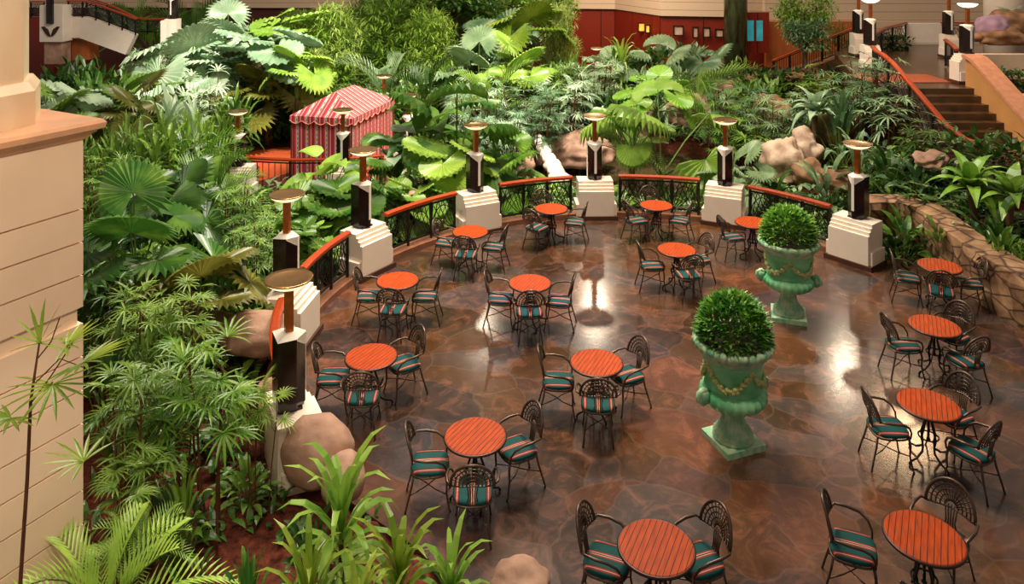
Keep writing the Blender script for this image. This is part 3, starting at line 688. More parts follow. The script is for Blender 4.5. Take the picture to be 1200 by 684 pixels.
# ------------------------------------------------------------------ left bridge with stair parapet
YB = 34.0
def bp(px, py, Y=YB): return (xat(px, Y), Y, zat(py, Y))
def slab(m, pix, Y0, Y1):
    n = len(pix); vs = [bp(px, py, Y0) for px, py in pix]; vs2 = [(v[0], Y1, v[2]) for v in vs]
    m.add(vs+vs2, [tuple(range(n)), tuple(range(n, 2*n))[::-1]]+[(i, i+n, (i+1) % n+n, (i+1) % n) for i in range(n)])
t = thing('bridge_stair', 'pale sloping stair parapet descending from the upper walkway', 'staircase', (0, 0, 0)); t['kind'] = 'structure'
m = MB(); slab(m, [(79, 20), (103, 20), (158, 41), (147, 64), (92, 44), (79, 45)], YB, YB+.35); m.build('parapet', 'cream', t)
m = MB(); slab(m, [(84, 45), (102, 46), (104, 70), (84, 70)], YB+.3, YB+1.2); m.build('support', 'orange_wood', t)
t = thing('emblem_pillar', 'cream pillar bearing a dark winged emblem at the upper walkway', 'pillar', (xat(66, YB-.3), YB-.3, 0))
x0 = xat(66, YB-.3)
m = MB(); m.box((0, 0, zat(26, YB)), (26*YB/F, .8, 42*YB/F)); m.build('body', 'cream', t)
m = MB(); m.box((0, .1, zat(60, YB)), (20*YB/F, .7, 26*YB/F)); m.build('rock_base', 'rock', t)
m = MB()
for s in (-1, 1):
    pts = [(s*10.5, 29.5), (s*7.5, 29.3), (s*3.0, 32.5), (s*.1, 40.8), (s*3.0, 40.2), (s*5.8, 37)]
    vs = [(p[0]*YB/F, -.40, zat(p[1], YB)) for p in pts]; vs2 = [(a, -.44, c) for a, b, c in vs]; k = len(vs)
    m.add(vs+vs2, [tuple(range(k)), tuple(range(k, 2*k))]+[(i, (i+1) % k, k+(i+1) % k, k+i) for i in range(k)])
m.build('emblem', 'rim', t)
m = MB(); m.box((0, -.46, zat(12, YB)), (7*YB/F, .12, 28*YB/F)); m.box((.06, -.53, zat(6, YB)), (.05, .02, .7)); m.build('lamp_block', 'black_gloss', t)
railing('iron railing on top of the pale stair parapet', [bp(79, 20), bp(103, 20), bp(130, 30), bp(160, 41)], height=.72, panels=5, base=.0, name='stair_railing')
railing('second railing behind the pale stair at upper left', [bp(100, 14, 36), bp(130, 24, 36), bp(163, 40, 36), bp(200, 40, 36)], height=.72, panels=4, base=.0, name='stair_railing')
railing('short railing left of the emblem pillar', [bp(36, 21), bp(52, 21)], height=.72, panels=1, base=.0, name='stair_railing')
wallseg('wall_left_walkway', (xat(30, 36), 36.2), (xat(60, 36), 36.2), -.5, zat(20, 36), 'mahogany')
m = MB(); Yp = 31.5; m.box((xat(193, Yp), Yp, (zat(24, Yp)-.6)/2), (.24, .24, zat(24, Yp)+.6)); struct(m.build('column_3', 'cream'), 'slim white post in the planting at upper left')
inst(LAMP, 'black lamp block on the slim white post at upper left', 'lamp', (xat(200, 32), 32.2, zat(22, 32.2)), pi)
m = MB(); m.box((xat(200, 32), 32.2, zat(22, 32.2)/2-.3), (.5, .5, zat(22, 32.2)+.6)); struct(m.build('column_4', 'cream'))

# ------------------------------------------------------------------ right stair
xl, xr, zl, yl = 11.6, 14.3, 2.5, 23.5
nst, rs, tr = 9, .19, .36
t = thing('garden_stair', 'wide brown tiled stair rising to the upper landing', 'staircase'); t['kind'] = 'structure'
for k in range(nst):
    m = MB(); y1 = yl-tr*k; m.box(((xl+xr)/2, y1-tr/2+.01, (zl-rs*(k+1))/2), (xr-xl, tr+.02, zl-rs*(k+1)+.001)); m.build('step', 'tile', t)
m = MB(); m.box(((xl+xr)/2+.2, yl+.9, zl/2-.01), (xr-xl+.4, 1.8, zl)); m.prism([(11.6, 25.2), (17.5, 25.2), (20, 36.5), (16.5, 36.5), (13.6, 32), (12.0, 27)], -.3, zl-.006); m.build('landing', 'tile', t)
m = MB(); m.box(((xl+xr)/2, yl+1.9, zl+.004), (xr-xl, 1.7, .008)); m.build('red_band', 'tile_red', t)
m = MB(); m.box(((xl+xr)/2+1, yl-tr*nst-2.2, (zl-rs*nst)/2-.1), (xr-xl+3.5, 4.4, zl-rs*nst)); m.build('lower_landing', 'tile', t)
ye = yl-tr*nst; ze = zl-rs*nst
railing('stair railing with long red-brown handrail on the planted side', [(12.3, 25.9, zl), (11.75, 24.4, zl), (11.6, yl, zl), (11.85, ye, ze), (12.1, ye-.7, ze-.05), (12.5, 18.4, ze-.1), (13.2, 16.6, ze-.1)], panels=8, fan=True, base=.02, name='stair_railing')
t = thing('stair_wall', 'tan stair side wall with pink brick coping', 'wall'); t['kind'] = 'structure'
def side(z_up): return [(yl+.45, zl+z_up+.05), (yl+.1, zl+z_up), (yl-.35, zl+z_up-.2), (ye, ze+z_up-.1), (ye-3, ze+z_up-.15)]
m = MB(); sp = side(.85); n = len(sp); poly = [(yl+.45, 0)]+sp+[(ye-3, 0)]; k = len(poly)
m.add([(xr, y, z) for y, z in poly]+[(xr+.35, y, z) for y, z in poly], [tuple(range(k)), tuple(range(k, 2*k))[::-1]]+[(i, i+k, (i+1) % k+k, (i+1) % k) for i in range(k)])
m.build('body', 'tan_wall', t)
m = MB(); m.sweep([(xr+.17, y, z) for y, z in sp], [(-.3, 0), (.3, 0), (.3, .1), (-.3, .1)]); m.build('coping', 'brickcap', t)
stair_peds = [((1128, 97), 'at the head of the stair on the wall side', LAMPB), ((1020, 83), 'at the head of the stair on the planted side', LAMPB)]
for (px, py), w, lp in stair_peds:
    p = at(px, py, zl); inst(PED, 'cream pedestal ' + w, 'pedestal', p, pi/2 if px > 1100 else pi, 'stair pedestals', (.62, .8, 1))
    q = p+Vector((.28, .2, 0)) if px > 1100 else p
    inst(lp, 'glowing bowl lamp ' + w, 'lamp', (q.x, q.y, zl+.92), pi, 'glowing stair lamps')
for px, ytop, w in ((1112, 13, 'farther back on the landing, wall side'), (1006, 12, 'farther back on the landing, planted side')):
    Y = F*2.23/(ytop-HOR); x = xat(px, Y); inst(LAMPB, 'glowing bowl lamp ' + w, 'lamp', (x, Y, zat(ytop, Y)-.93), pi, 'glowing stair lamps')
    inst(PED, 'cream pedestal ' + w, 'pedestal', (x, Y, zat(ytop, Y)-.93-.92), pi, 'stair pedestals', (.6, .8, 1))
m = MB(); Y = 35.2; m.box((xat(1082, Y), Y, zl+.52), (1.75, .4, .9)); m.box((xat(1082, Y), Y, zl+.05), (1.6, .35, .1)); o = m.build('landing_parapet', 'cream'); tag(o, 'low cream parapet block at the back of the stair landing', 'parapet'); o['kind'] = 'structure'
railing('short curved railing at the back left of the landing', [(xat(1024, 30), 30, zl), (xat(1036, 32.5), 32.5, zl), (xat(1062, 35), 35, zl)], panels=3, base=.05, name='stair_railing')
railing('landing railing between parapet and lamp', [(xat(1103, 35), 35, zl), (xat(1160, 35), 35, zl), (xat(1200, 35), 35, zl)], panels=4, base=.05, name='stair_railing')
railing('curved railing on the landing beside the wall-side pedestal', [(xat(1108, 28), 28, zl), (xat(1118, 26), 26, zl), (xat(1122, 25), 25, zl)], panels=2, fan=False, base=.05, name='stair_railing')
t = thing('garden_ramp', 'sloping garden ramp below the orange wall', 'ramp'); t['kind'] = 'structure'
m = MB(); m.add([(xat(px, Y), Y, z) for Y in (33.8, 36.2) for px, z in ((898, .85), (950, 1.6), (1010, 2.45), (1010, -.4), (898, -.4))], [(0, 1, 2, 3, 4), (9, 8, 7, 6, 5), (0, 5, 6, 1), (1, 6, 7, 2), (2, 7, 8, 3)]); m.build('body', 'rock_brown', t)
railing('dark sloping ramp railing behind the round-crowned tree', [(xat(905, 34), 34, .9), (xat(950, 34), 34, 1.6), (xat(1003, 34), 34, 2.4)], panels=5, fan=False, base=.05, name='stair_railing')
t = thing('planter_wall', 'cream planter wall beyond the stair coping', 'planter'); t['kind'] = 'structure'
m = MB(); m.box((17.2, 25.5, 1.6), (4.4, .3, 3.4)); m.box((16.9, 23.0, 1.2), (4.2, .3, 2.4)); m.build('body', 'pier', t)
m = MB(); m.box((17.1, 24.3, 1.15), (4.1, 2.4, 2.2)); m.build('soil', 'soil', t)

# ------------------------------------------------------------------ rocks, pond, low rock wall
m = MB(); m.prism([(POND[0]+POND[2]*1.05*cos(2*pi*i/40), POND[1]+POND[3]*1.05*sin(2*pi*i/40)) for i in range(40)], -1.2, -.95)
tag(m.build('pond_water', 'water'), 'still brown pond water behind the rear railing', 'water', None, 'structure')
def rock(px, py, Y, w, h, d, mat, label, seed, cat='rock', name='boulder', amp=.2):
    """px,py: pixel of the boulder's middle"""
    x, z = xat(px, Y), zat(py, Y); m = MB(); m.blob((0, 0, 0), (w/2, d/2, h/2), seed, amp, 2)
    tag(m.build(name, mat, None, True, (x, Y, z)), label, cat, 'boulders')
rock(372, 531, 9.1, .9, .85, .7, 'rock', 'big smooth pinkish boulder at the terrace edge below the closest lamp', 3, amp=.07)
rock(402, 560, 8.7, .5, .55, .6, 'rock', 'rounded boulder in front of the big smooth one', 6, amp=.07)
rock(318, 478, 10.2, .55, .8, .6, 'rock', 'tall boulder left of the closest black lamp', 5, amp=.08)
rock(300, 392, 12.0, 1.2, .7, .8, 'rock', 'brown boulder behind the closest lamp', 8, amp=.1)
rock(235, 385, 12.4, 1.3, .5, .7, 'rock', 'flat boulder among plants left of the closest lamp', 9, amp=.1)
rock(610, 682, 7.9, .6, .4, .5, 'rock', 'boulder tip at the bottom edge of the terrace', 10, amp=.1)
rock(676, 180, 26.5, 2.6, 1.3, 1.4, 'rock', 'pink layered rock left of the rear lamp', 13)
rock(735, 160, 28.5, 1.6, 1.6, 1.3, 'rock_pale', 'pale upright rock right of the rear lamp', 14)
rock(815, 133, 31, 2.4, 1.8, 1.6, 'rock', 'large brown rock above the pond', 15)
rock(852, 140, 30, 1.5, 1.3, 1.2, 'rock_pale', 'slanted rock beside the large brown pond rock', 16)
rock(770, 135, 32, 1.6, 1.0, 1.2, 'rock', 'low rock under the arching palm leaf', 17)
m = MB(); q0 = Vector((xat(632, 25.4), 25.4, zat(166, 25.4))); q1 = Vector((xat(656, 22.9), 22.9, zat(209, 22.9)))
for i in range(7):
    u = i/6; p = q0.lerp(q1, u)-q0; m.blob(tuple(p), (.2+.18*u*u+.03*sin(i*2), .42, .2), 18+i, .13, 1, 1.5)
tag(m.build('boulder', 'rock_white', None, True, q0), 'long white wet rock sloping down to the rear railing', 'rock', 'boulders')
rock(640, 165, 28.5, 1.3, .8, .9, 'rock_pale', 'pale stone above the white wet rock', 20)
rock(608, 195, 24.5, 1.0, .8, .8, 'rock', 'stone beside the pedestal left of the wet rock', 21)
rock(915, 190, 22.8, 1.3, 1.5, 1.2, 'rock_pale', 'tall pale cliff rock behind the far urn', 41, amp=.2)
rock(945, 175, 23.6, .9, 1.2, 1.0, 'rock_pale', 'pale rock leaning beside the tall cliff rock', 44, amp=.22)
rock(948, 205, 22.0, .9, .9, .9, 'rock_brown', 'brown rock at the foot of the pale cliff', 23)
rock(905, 135, 28, 1.6, 1.6, 1.3, 'rock_brown', 'brown rock left of the pale cliff top', 24)
rock(980, 155, 24.5, 1.8, 1.2, 1.2, 'rock_brown', 'brown ledge rock under the bright rosette', 25)
rock(905, 95, 32, 2.0, .9, 1.4, 'rock_brown', 'flat brown rock below the orange wall', 26)
rock(950, 93, 31.5, 2.2, .8, 1.4, 'rock_brown', 'flat brown rock at the tree trunk base', 27)
rock(1163, 33, 26.8, 1.2, 1.0, 1.0, 'rock_purple', 'rounded purple rock behind the stair lamp', 28, amp=.08)
rock(1188, 28, 27.6, 1.6, 1.0, 1.2, 'rock_brown', 'brown rock right of the purple rock', 29)
rock(1175, 45, 26.4, 1.8, .7, .9, 'rock_brown', 'low rock under the purple rock', 30)
rock(1092, 188, 19.0, .8, .5, .7, 'rock', 'grey rock at the foot of the stair railing', 31)
rock(985, 212, 20.5, .9, .6, .8, 'rock_brown', 'brown rock behind the right end lamp', 32)
rock(480, 235, 18.9, .9, .6, .7, 'rock', 'stone outside the railing bend', 34)
rock(845, 108, 33, 1.8, 1.1, 1.2, 'rock', 'rock among plants below the dark column', 35)
# low wall of stacked rock, one continuous wall
pth = [at(1012, 236, .85), at(1050, 236, .85), at(1088, 245, .85), at(1116, 266, .85), at(1150, 292, .85), at(1200, 322, .85), Vector((9.95, 12.4, .85)), Vector((10.2, 9, .85))]
pts = []
for a, b in zip(pth, pth[1:]):
    for i in range(6): pts.append(a.lerp(b, i/6))
m = MB(); K = 12; vs = []
for i, p in enumerate(pts):
    tt = (pts[min(i+1, len(pts)-1)]-pts[max(i-1, 0)]); tt.z = 0; tt.normalize(); sd = Vector((-tt.y, tt.x, 0))*-1
    prof = [(-.3, -.95), (-.3, -.7), (-.27, -.45), (-.29, -.25), (-.25, -.08), (-.32, -.02), (-.3, .08), (0, .1), (.3, .07), (.32, -.1), (.3, -.5), (.3, -.95)]
    for j, (s_, h) in enumerate(prof):
        nz = noise.noise(Vector((p.x*2.2, p.y*2.2, h*3)))*.12+noise.noise(Vector((p.x*6, p.y*6, h*7)))*.05
        vs.append(p+sd*(s_+nz)+Vector((0, 0, h+nz*.5)))
fs = [(i*K+j, i*K+(j+1) % K, (i+1)*K+(j+1) % K, (i+1)*K+j) for i in range(len(pts)-1) for j in range(K)]
m.add(vs, fs+[tuple(range(K)), tuple(range((len(pts)-1)*K, len(pts)*K))]); o = m.build('rock_wall', 'stacked_rock'); tag(o, 'low curved brown rock wall bordering the right of the terrace', 'wall', None, 'structure')
# ------------------------------------------------------------------ plants
def dims(objs):
    lo = [1e9]*3; hi = [-1e9]*3
    for o in objs:
        for v in o.data.vertices:
            for i in range(3): lo[i] = min(lo[i], v.co[i]); hi[i] = max(hi[i], v.co[i])
    return max(hi[0]-lo[0], hi[1]-lo[1])*.92, hi[2]
def pet(m, a, b, r=.012, sag=.0):
    a, b = Vector(a), Vector(b); mid = (a+b)/2+Vector((0, 0, sag)); m.tube([a, mid, b], [r*1.3, r, r*.8], 4)
def g_fan(seed, n=9, pl=1.0, rad=.55, split=.25, span=5.2, el0=15, el1=75, trunk=.25, nseg=26, droop=.15):
    rn = random.Random(seed); random.seed(seed); fo, st = MB(), MB()
    st.tube([(0, 0, 0), (.02, 0, trunk)], [.07, .05], 7)
    for k in range(n):
        az = k*2.39996+rn.uniform(-.3, .3); el = R(el1+(el0-el1)*(k/(n-1))**.8+rn.uniform(-6, 6)); L = pl*rn.uniform(.75, 1.1)
        d = Vector((cos(az)*cos(el), sin(az)*cos(el), sin(el))); b = Vector((0, 0, trunk)); h = b+d*L+Vector((0, 0, -.12*L*cos(el)))
        pet(st, b, h, .013, .05*L)
        fo.fan(h, az, el-R(rn.uniform(35, 70)), rad*rn.uniform(.8, 1.1), nseg, span, split, rn.uniform(-.3, .3), .14, droop)
    return fo, st
def palmate(fo, h, az, tilt, L, rn, n=8, w=.05, droop=.7):
    """fingered leaf of a lady palm"""
    sp = 1.9
    fw = Vector((cos(az)*cos(tilt), sin(az)*cos(tilt), sin(tilt))); sd = Vector((-sin(az), cos(az), 0))
    for i in range(n):
        a = -sp+2*sp*i/(n-1); d = fw*cos(a)+sd*sin(a)
        fo.strap(h, atan2(d.y, d.x), math.asin(max(-1, min(1, d.z)))+.12, L*(1-.2*abs(a)/sp)*rn.uniform(.92, 1.05), w, droop*rn.uniform(.7, 1.2), 3, .25)
def g_lady(seed, canes=7, h=1.5, spread=.35, L=.38, leaves=6, w=.05, nf=8, u0=.5):
    rn = random.Random(seed); fo, st = MB(), MB()
    for c in range(canes):
        a = c*2.4+rn.uniform(-.5, .5); r = spread*sqrt(rn.random()); hh = h*rn.uniform(.6, 1.0); b = Vector((cos(a)*r, sin(a)*r, 0)); t = b+Vector((cos(a)*r*.5+rn.uniform(-.1, .1), sin(a)*r*.5+rn.uniform(-.1, .1), hh*.85))
        st.tube([b, (b+t)/2+Vector((.02, .02, 0)), t], [.016, .014, .012], 5)
        for k in range(leaves):
            u = u0+(1-u0)*(k+1)/leaves; p = b.lerp(t, u); az = k*2.4+rn.uniform(-.4, .4)+c; el = R(rn.uniform(15, 65))*(.4+.6*u)
            q = p+Vector((cos(az)*cos(el), sin(az)*cos(el), sin(el)))*rn.uniform(.18, .34)*L/.38
            pet(st, p, q, .005); palmate(fo, q, az, el-R(rn.uniform(25, 60)), L*rn.uniform(.8, 1.1), rn, nf, w)
    return fo, st
def g_drac(seed, heads=3, h=.9, L=.55, n=26, w=.06, el0=-10, droop=1.3):
    rn = random.Random(seed); fo, st = MB(), MB()
    for c in range(heads):
        a = c*2*pi/max(1, heads)+rn.uniform(-.4, .4); r = .0 if heads == 1 else .22; hh = h*rn.uniform(.65, 1.0); t = Vector((cos(a)*r, sin(a)*r, hh*.75))
        st.tube([(cos(a)*r*.4, sin(a)*r*.4, 0), t*.6, t], [.028, .022, .018], 6)
        for k in range(n):
            u = k/(n-1); az = k*2.39996+rn.uniform(-.2, .2); el = R(el0+(82-el0)*u)
            fo.strap(t+Vector((0, 0, -.16+.2*u)), az, el, L*rn.uniform(.8, 1.1)*(.75+.25*(1-abs(u-.5))), w*rn.uniform(.8, 1.15), droop*rn.uniform(.6, 1.2), 5, .22)
    return fo, st
def frond(fo, st, b, az, el, L, rn, n=20, ll=.36, w=.03, droop=1.2):
    p = Vector(b); e = el; pts = [p.copy()]; N = n
    for i in range(N):
        d = Vector((cos(az)*cos(e), sin(az)*cos(e), sin(e))); p = p+d*L/N; pts.append(p.copy()); e -= droop/N
        t = (i+1)/N
        if t > .18:
            k = sin(pi*(.12+.86*t))**.6
            for s in (-1, 1): fo.strap(p, az+s*R(62-25*t), e+.25, ll*k*rn.uniform(.9, 1.1), w, .5, 2, .15)
    st.tube(pts[::3]+[pts[-1]], [.012*(1-.7*i/len(pts[::3])) for i in range(len(pts[::3])+1)], 4)
def g_areca(seed, n=11, L=1.3, ll=.36, w=.032, droop=1.3, el0=35):
    rn = random.Random(seed); fo, st = MB(), MB()
    for k in range(n):
        az = k*2.39996+rn.uniform(-.3, .3); frond(fo, st, (cos(az)*.06, sin(az)*.06, .05), az, R(el0+(86-el0)*(1-k/n)+rn.uniform(-5, 5)), L*rn.uniform(.75, 1.1), rn, 18, ll, w, droop)
    return fo, st
def leafcloud(fo, rn, c, d, n, ll, lw, outward=.7, oval=False, droop=.5, shell=.55):
    for i in range(n):
        v = Vector((rn.gauss(0, 1), rn.gauss(0, 1), rn.gauss(0, 1))).normalized(); r = shell+(1-shell)*rn.random()
        p = Vector((c[0]+v.x*d[0]*r, c[1]+v.y*d[1]*r, c[2]+v.z*d[2]*r))
        q = v*outward+Vector((rn.uniform(-.6, .6), rn.uniform(-.6, .6), rn.uniform(-.5, .5))); q.normalize()
        (fo.oval if oval else fo.strap)(p, atan2(q.y, q.x), math.asin(q.z), ll*rn.uniform(.7, 1.2), lw*rn.uniform(.8, 1.2), droop, 2)
def g_bamboo(seed, h=4.0, w=1.7, clumps=46, n=95, ll=.27, lw=.036):
    rn = random.Random(seed); fo, st = MB(), MB()
    for c in range(10):
        a = rn.uniform(0, 2*pi); r = rn.uniform(.05, .35); t = Vector((cos(a)*w*.35*rn.random()*1.5, sin(a)*w*.35*rn.random()*1.5, h*rn.uniform(.7, .95)))
        st.tube([(cos(a)*r, sin(a)*r, 0), (cos(a)*r*1.1, sin(a)*r*1.1, h*.5), t], [.025, .02, .01], 5)
    for c in range(clumps):
        u = (c+.5)/clumps; a = c*2.4; z = h*(.25+.7*u); rr = w*.5*sin(pi*(.18+.74*u))**.6*rn.uniform(.5, 1); s = .36*rn.uniform(.7, 1.25)
        leafcloud(fo, rn, (cos(a)*rr, sin(a)*rr, z), (s, s, s*.7), n, ll, lw, .6, False, .9, .2)
    return fo, st
def g_tree(seed, h=4.0, w=2.2, ch=1.6, n=2600, ll=.17, lw=.075, oval=True, lobes=9):
    rn = random.Random(seed); fo, st = MB(), MB(); zc = h-ch/2
    st.tube([(0, 0, 0), (.05, .03, h*.3), (0, -.03, zc-.2), (0, 0, zc+.2)], [.09, .07, .055, .02], 8)
    for k in range(lobes):
        a = k*2.4; r = w*.28; b = Vector((cos(a)*r, sin(a)*r, zc+ch*.22*sin(k*1.7))); st.tube([(0, 0, zc-ch*.35), b*.6+Vector((0, 0, zc*.4-.03)), b], [.035, .025, .01], 5)
        leafcloud(fo, rn, b, (w*.27, w*.27, ch*.3), n//lobes, ll, lw, .6, oval, .5, .35)
    return fo, st
def g_shrub(seed, h=.9, w=1.2, n=420, ll=.15, lw=.075, oval=True):
    rn = random.Random(seed); fo, st = MB(), MB()
    for k in range(7):
        a = k*2.4; r = w*.3*(.3+.7*rn.random()); c = (cos(a)*r, sin(a)*r, h*rn.uniform(.45, .7)); st.tube([(cos(a)*.05, sin(a)*.05, 0), c], [.015, .008], 5)
        leafcloud(fo, rn, c, (w*.25, w*.25, h*.33), n//7, ll, lw, .8, oval, .5, .5)
    return fo, st
def g_lily(seed, n=24, L=.42, w=.15, h=.55, roll=.3, droop=.9):
    rn = random.Random(seed); fo, st = MB(), MB()
    for k in range(n):
        az = k*2.39996; u = k/(n-1); el = R(25+58*u+rn.uniform(-6, 6)); pl = h*rn.uniform(.6, 1.05)
        p = Vector((cos(az)*cos(el), sin(az)*cos(el), sin(el)))*pl; pet(st, (0, 0, 0), p, .007, .02); fo.oval(p, az, el-.35, L*rn.uniform(.8, 1.15), w*rn.uniform(.85, 1.15), droop, 4, rn.uniform(-roll, roll))
    return fo, st
def g_ear(seed, n=11, L=.75, w=.6, h=1.0, droop=.9):
    rn = random.Random(seed); fo, st = MB(), MB()
    for k in range(n):
        az = k*2.39996+rn.uniform(-.3, .3); u = k/(n-1); el = R(25+55*u+rn.uniform(-6, 6)); pl = h*rn.uniform(.65, 1.1)
        p = Vector((cos(az)*cos(el), sin(az)*cos(el), sin(el)))*pl; pet(st, (0, 0, 0), p, .016, .05); fo.oval(p-Vector((cos(az), sin(az), 0))*.12*L, az, el-R(rn.uniform(30, 60)), L*rn.uniform(.8, 1.1), w*rn.uniform(.85, 1.1), droop, 6, rn.uniform(-.3, .3), 1)
    return fo, st
def g_nest(seed, n=22, L=.8, w=.17, el0=15, droop=.9):
    rn = random.Random(seed); fo, st = MB(), MB()
    for k in range(n):
        az = k*2.39996; u = k/(n-1); fo.oval((0, 0, .06), az, R(el0+(80-el0)*u), L*rn.uniform(.8, 1.1), w*rn.uniform(.85, 1.15), droop*rn.uniform(.7, 1.2), 6)
    st.tube([(0, 0, 0), (0, 0, .12)], [.06, .04], 6)
    return fo, st
GEN = {
 'fan': [lambda: g_fan(1, 10, 1.0, .58, .25, 5.2), lambda: g_fan(2, 8, .9, .62, .2, 5.4, 20, 70)],
 'big': [lambda: g_fan(11, 9, .95, .55, .05, 3.6, 15, 78, .3, 16, .3), lambda: g_ear(12, 11), lambda: g_fan(13, 5, 1.2, .62, .12, 3.8, 25, 78, .3, 20, .35)],
 'round': [lambda: g_fan(21, 12, .8, .45, .06, 5.6, 10, 75, .2, 22, .1), lambda: g_fan(22, 9, .75, .5, .06, 5.5, 15, 65, .2, 22, .12)],
 'lady': [lambda: g_lady(31), lambda: g_lady(32, 6, 1.3, .3, .42), lambda: g_lady(33, 12, 1.7, .5, .3, 8, .03, 9), lambda: g_lady(34, 5, 1.6, .32, .36, 6, .034, 11, .74), lambda: g_lady(35, 4, 1.5, .25, .4, 5, .036, 12, .78)],
 'drac': [lambda: g_drac(41, 1, .9, .64, 34, .07, -15, 2.2), lambda: g_drac(42, 3, .9, .52, 24, .068, -10, 2.1)],
 'corn': [lambda: g_drac(45, 4, 1.3, .5, 22, .075, -20, 1.5)],
 'areca': [lambda: g_areca(51), lambda: g_areca(52, 14, 1.5, .4, .03, 1.5)],
 'bamboo': [lambda: g_bamboo(61), lambda: g_bamboo(62, 4, 2.0, 50)],
 'tree': [lambda: g_tree(71), lambda: g_tree(72, 4.0, 1.8, 1.3, 1500)],
 'shrub': [lambda: g_shrub(81), lambda: g_shrub(82, .8, 1.2, 500, .11, .035, False)],
 'lily': [lambda: g_lily(91), lambda: g_lily(92, 30, .36, .13, .6)],
 'nest': [lambda: g_nest(95, 20, .62, .19, 8, 1.4)],
}
KIND = {'fan': ('fan_palm', 'palm'), 'big': ('broadleaf_palm', 'palm'), 'round': ('round_leaf_palm', 'palm'), 'lady': ('lady_palm', 'palm'), 'drac': ('dracaena', 'plant'), 'corn': ('corn_plant', 'plant'), 'areca': ('feather_palm', 'palm'), 'bamboo': ('bamboo_clump', 'bamboo'), 'tree': ('garden_tree', 'tree'), 'shrub': ('leafy_shrub', 'shrub'), 'lily': ('peace_lily', 'plant'), 'nest': ('birds_nest_fern', 'fern')}
CACHE = {}
def mesh_pair(k, v, mat):
    v %= len(GEN[k])
    if (k, v) not in CACHE:
        fo, st = GEN[k][v]()
        a = fo.build('foliage', 'leaf_mid'); b = st.build('stem', 'trunk' if k == 'tree' else ('stem_brown' if k in ('lady', 'drac', 'corn') else 'stem_green'))
        CACHE[(k, v)] = (a.data, b.data, dims([a, b])); bpy.data.objects.remove(a); bpy.data.objects.remove(b)
    a, b, d = CACHE[(k, v)]
    if (k, v, mat) not in CACHE:
        c = a.copy(); c.materials[0] = M['leaf_'+mat]; CACHE[(k, v, mat)] = c
    return CACHE[(k, v, mat)], b, d
PLANTS_PLACED = []
def plant(k, v, mat, px, ytop, w, Y, label, rz=None, z=None, group=None):
    """px: column of the plant's middle, ytop: row of its top, w: its width in pixels, Y: distance"""
    fo, st, (pw, ph) = mesh_pair(k, v, mat)
    x = xat(px, Y); g = (gz(x, Y)-.05) if z is None else z
    h = max(.35, zat(ytop, Y)-g); s = w*Y/F/pw; sz = h/ph
    if sz < .6*s: g -= .6*s*ph-h; sz = .6*s
    if sz > 1.5*s and k in ('fan', 'round', 'big', 'areca'): s = min(s*1.35, sz/1.5)
    dz = 0
    if sz > 1.25*s and k in ('fan', 'round', 'big', 'areca', 'nest'): dz = (sz-1.25*s)*ph; sz = 1.25*s
    nm, cat = KIND[k]
    t = thing(nm, label, cat, (x, Y, g+dz), rz if rz is not None else random.Random(px*7+ytop).uniform(0, 6.28), group)
    t.scale = (s, s, sz)
    for n_, d in (('foliage', fo), ('stem', st)):
        o = bpy.data.objects.new(n_, d); COL.objects.link(o); o.parent = t
    if dz > .05:
        m = MB(); m.tube([(0, 0, -dz/sz), (.03, .02, -dz/sz*.5), (0, 0, .1)], [.075, .06, .055], 7); m.build('trunk', 'trunk', t, True)
    PLANTS_PLACED.append((x, Y, w*Y/F/2))
    return t
P = plant
# --- left front bed
P('lady', 3, 'mid', 145, 415, 150, 8.0, 'tall fingered lady palm beside the grooved pier edge')
P('lady', 3, 'bright', 250, 395, 170, 8.4, 'lady palm on leaning reddish canes left of the big boulder')
P('lady', 4, 'mid', 205, 425, 130, 8.9, 'lady palm between the reddish canes and the pier')
P('lady', 2, 'mid', 190, 325, 150, 10.8, 'dense lady palm clump behind the reddish canes')
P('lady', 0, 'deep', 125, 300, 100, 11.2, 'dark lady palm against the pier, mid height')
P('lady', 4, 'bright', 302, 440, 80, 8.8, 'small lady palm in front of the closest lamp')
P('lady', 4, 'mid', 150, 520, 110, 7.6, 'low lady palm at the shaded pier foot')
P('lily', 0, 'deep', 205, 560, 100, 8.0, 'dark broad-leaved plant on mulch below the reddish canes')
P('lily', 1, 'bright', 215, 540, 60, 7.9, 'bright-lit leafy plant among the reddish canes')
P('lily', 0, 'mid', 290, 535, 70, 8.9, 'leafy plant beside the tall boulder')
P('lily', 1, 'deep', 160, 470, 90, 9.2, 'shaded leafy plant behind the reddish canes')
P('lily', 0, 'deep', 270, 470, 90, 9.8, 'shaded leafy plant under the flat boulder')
P('areca', 0, 'bright', 122, 608, 180, 6.5, 'bright lit feather palm at the bottom left corner')
P('areca', 1, 'mid', 165, 600, 90, 7.1, 'feather palm behind the bright lit one')
P('lily', 0, 'mid', 225, 640, 80, 6.8, 'broad-leaved plant on mulch at the bottom edge')
P('lily', 1, 'mid', 290, 640, 70, 6.8, 'low leafy plant between feather palm and dracaenas')
P('drac', 0, 'bright', 400, 515, 150, 7.3, 'tallest dracaena of the bottom edge group')
P('drac', 0, 'yellow', 468, 595, 130, 6.9, 'bright dracaena head in the middle of the bottom group', 1.0)
P('drac', 0, 'bright', 528, 622, 110, 6.9, 'bright dracaena nearest the terrace floor')
P('drac', 0, 'yellow', 362, 612, 120, 6.5, 'bright dracaena at the left of the bottom group')
P('drac', 1, 'yellow', 430, 640, 130, 6.4, 'low yellow-green dracaena at the bottom edge')
P('lily', 0, 'deep', 365, 590, 80, 7.6, 'dark leafy plant behind the dracaena group')
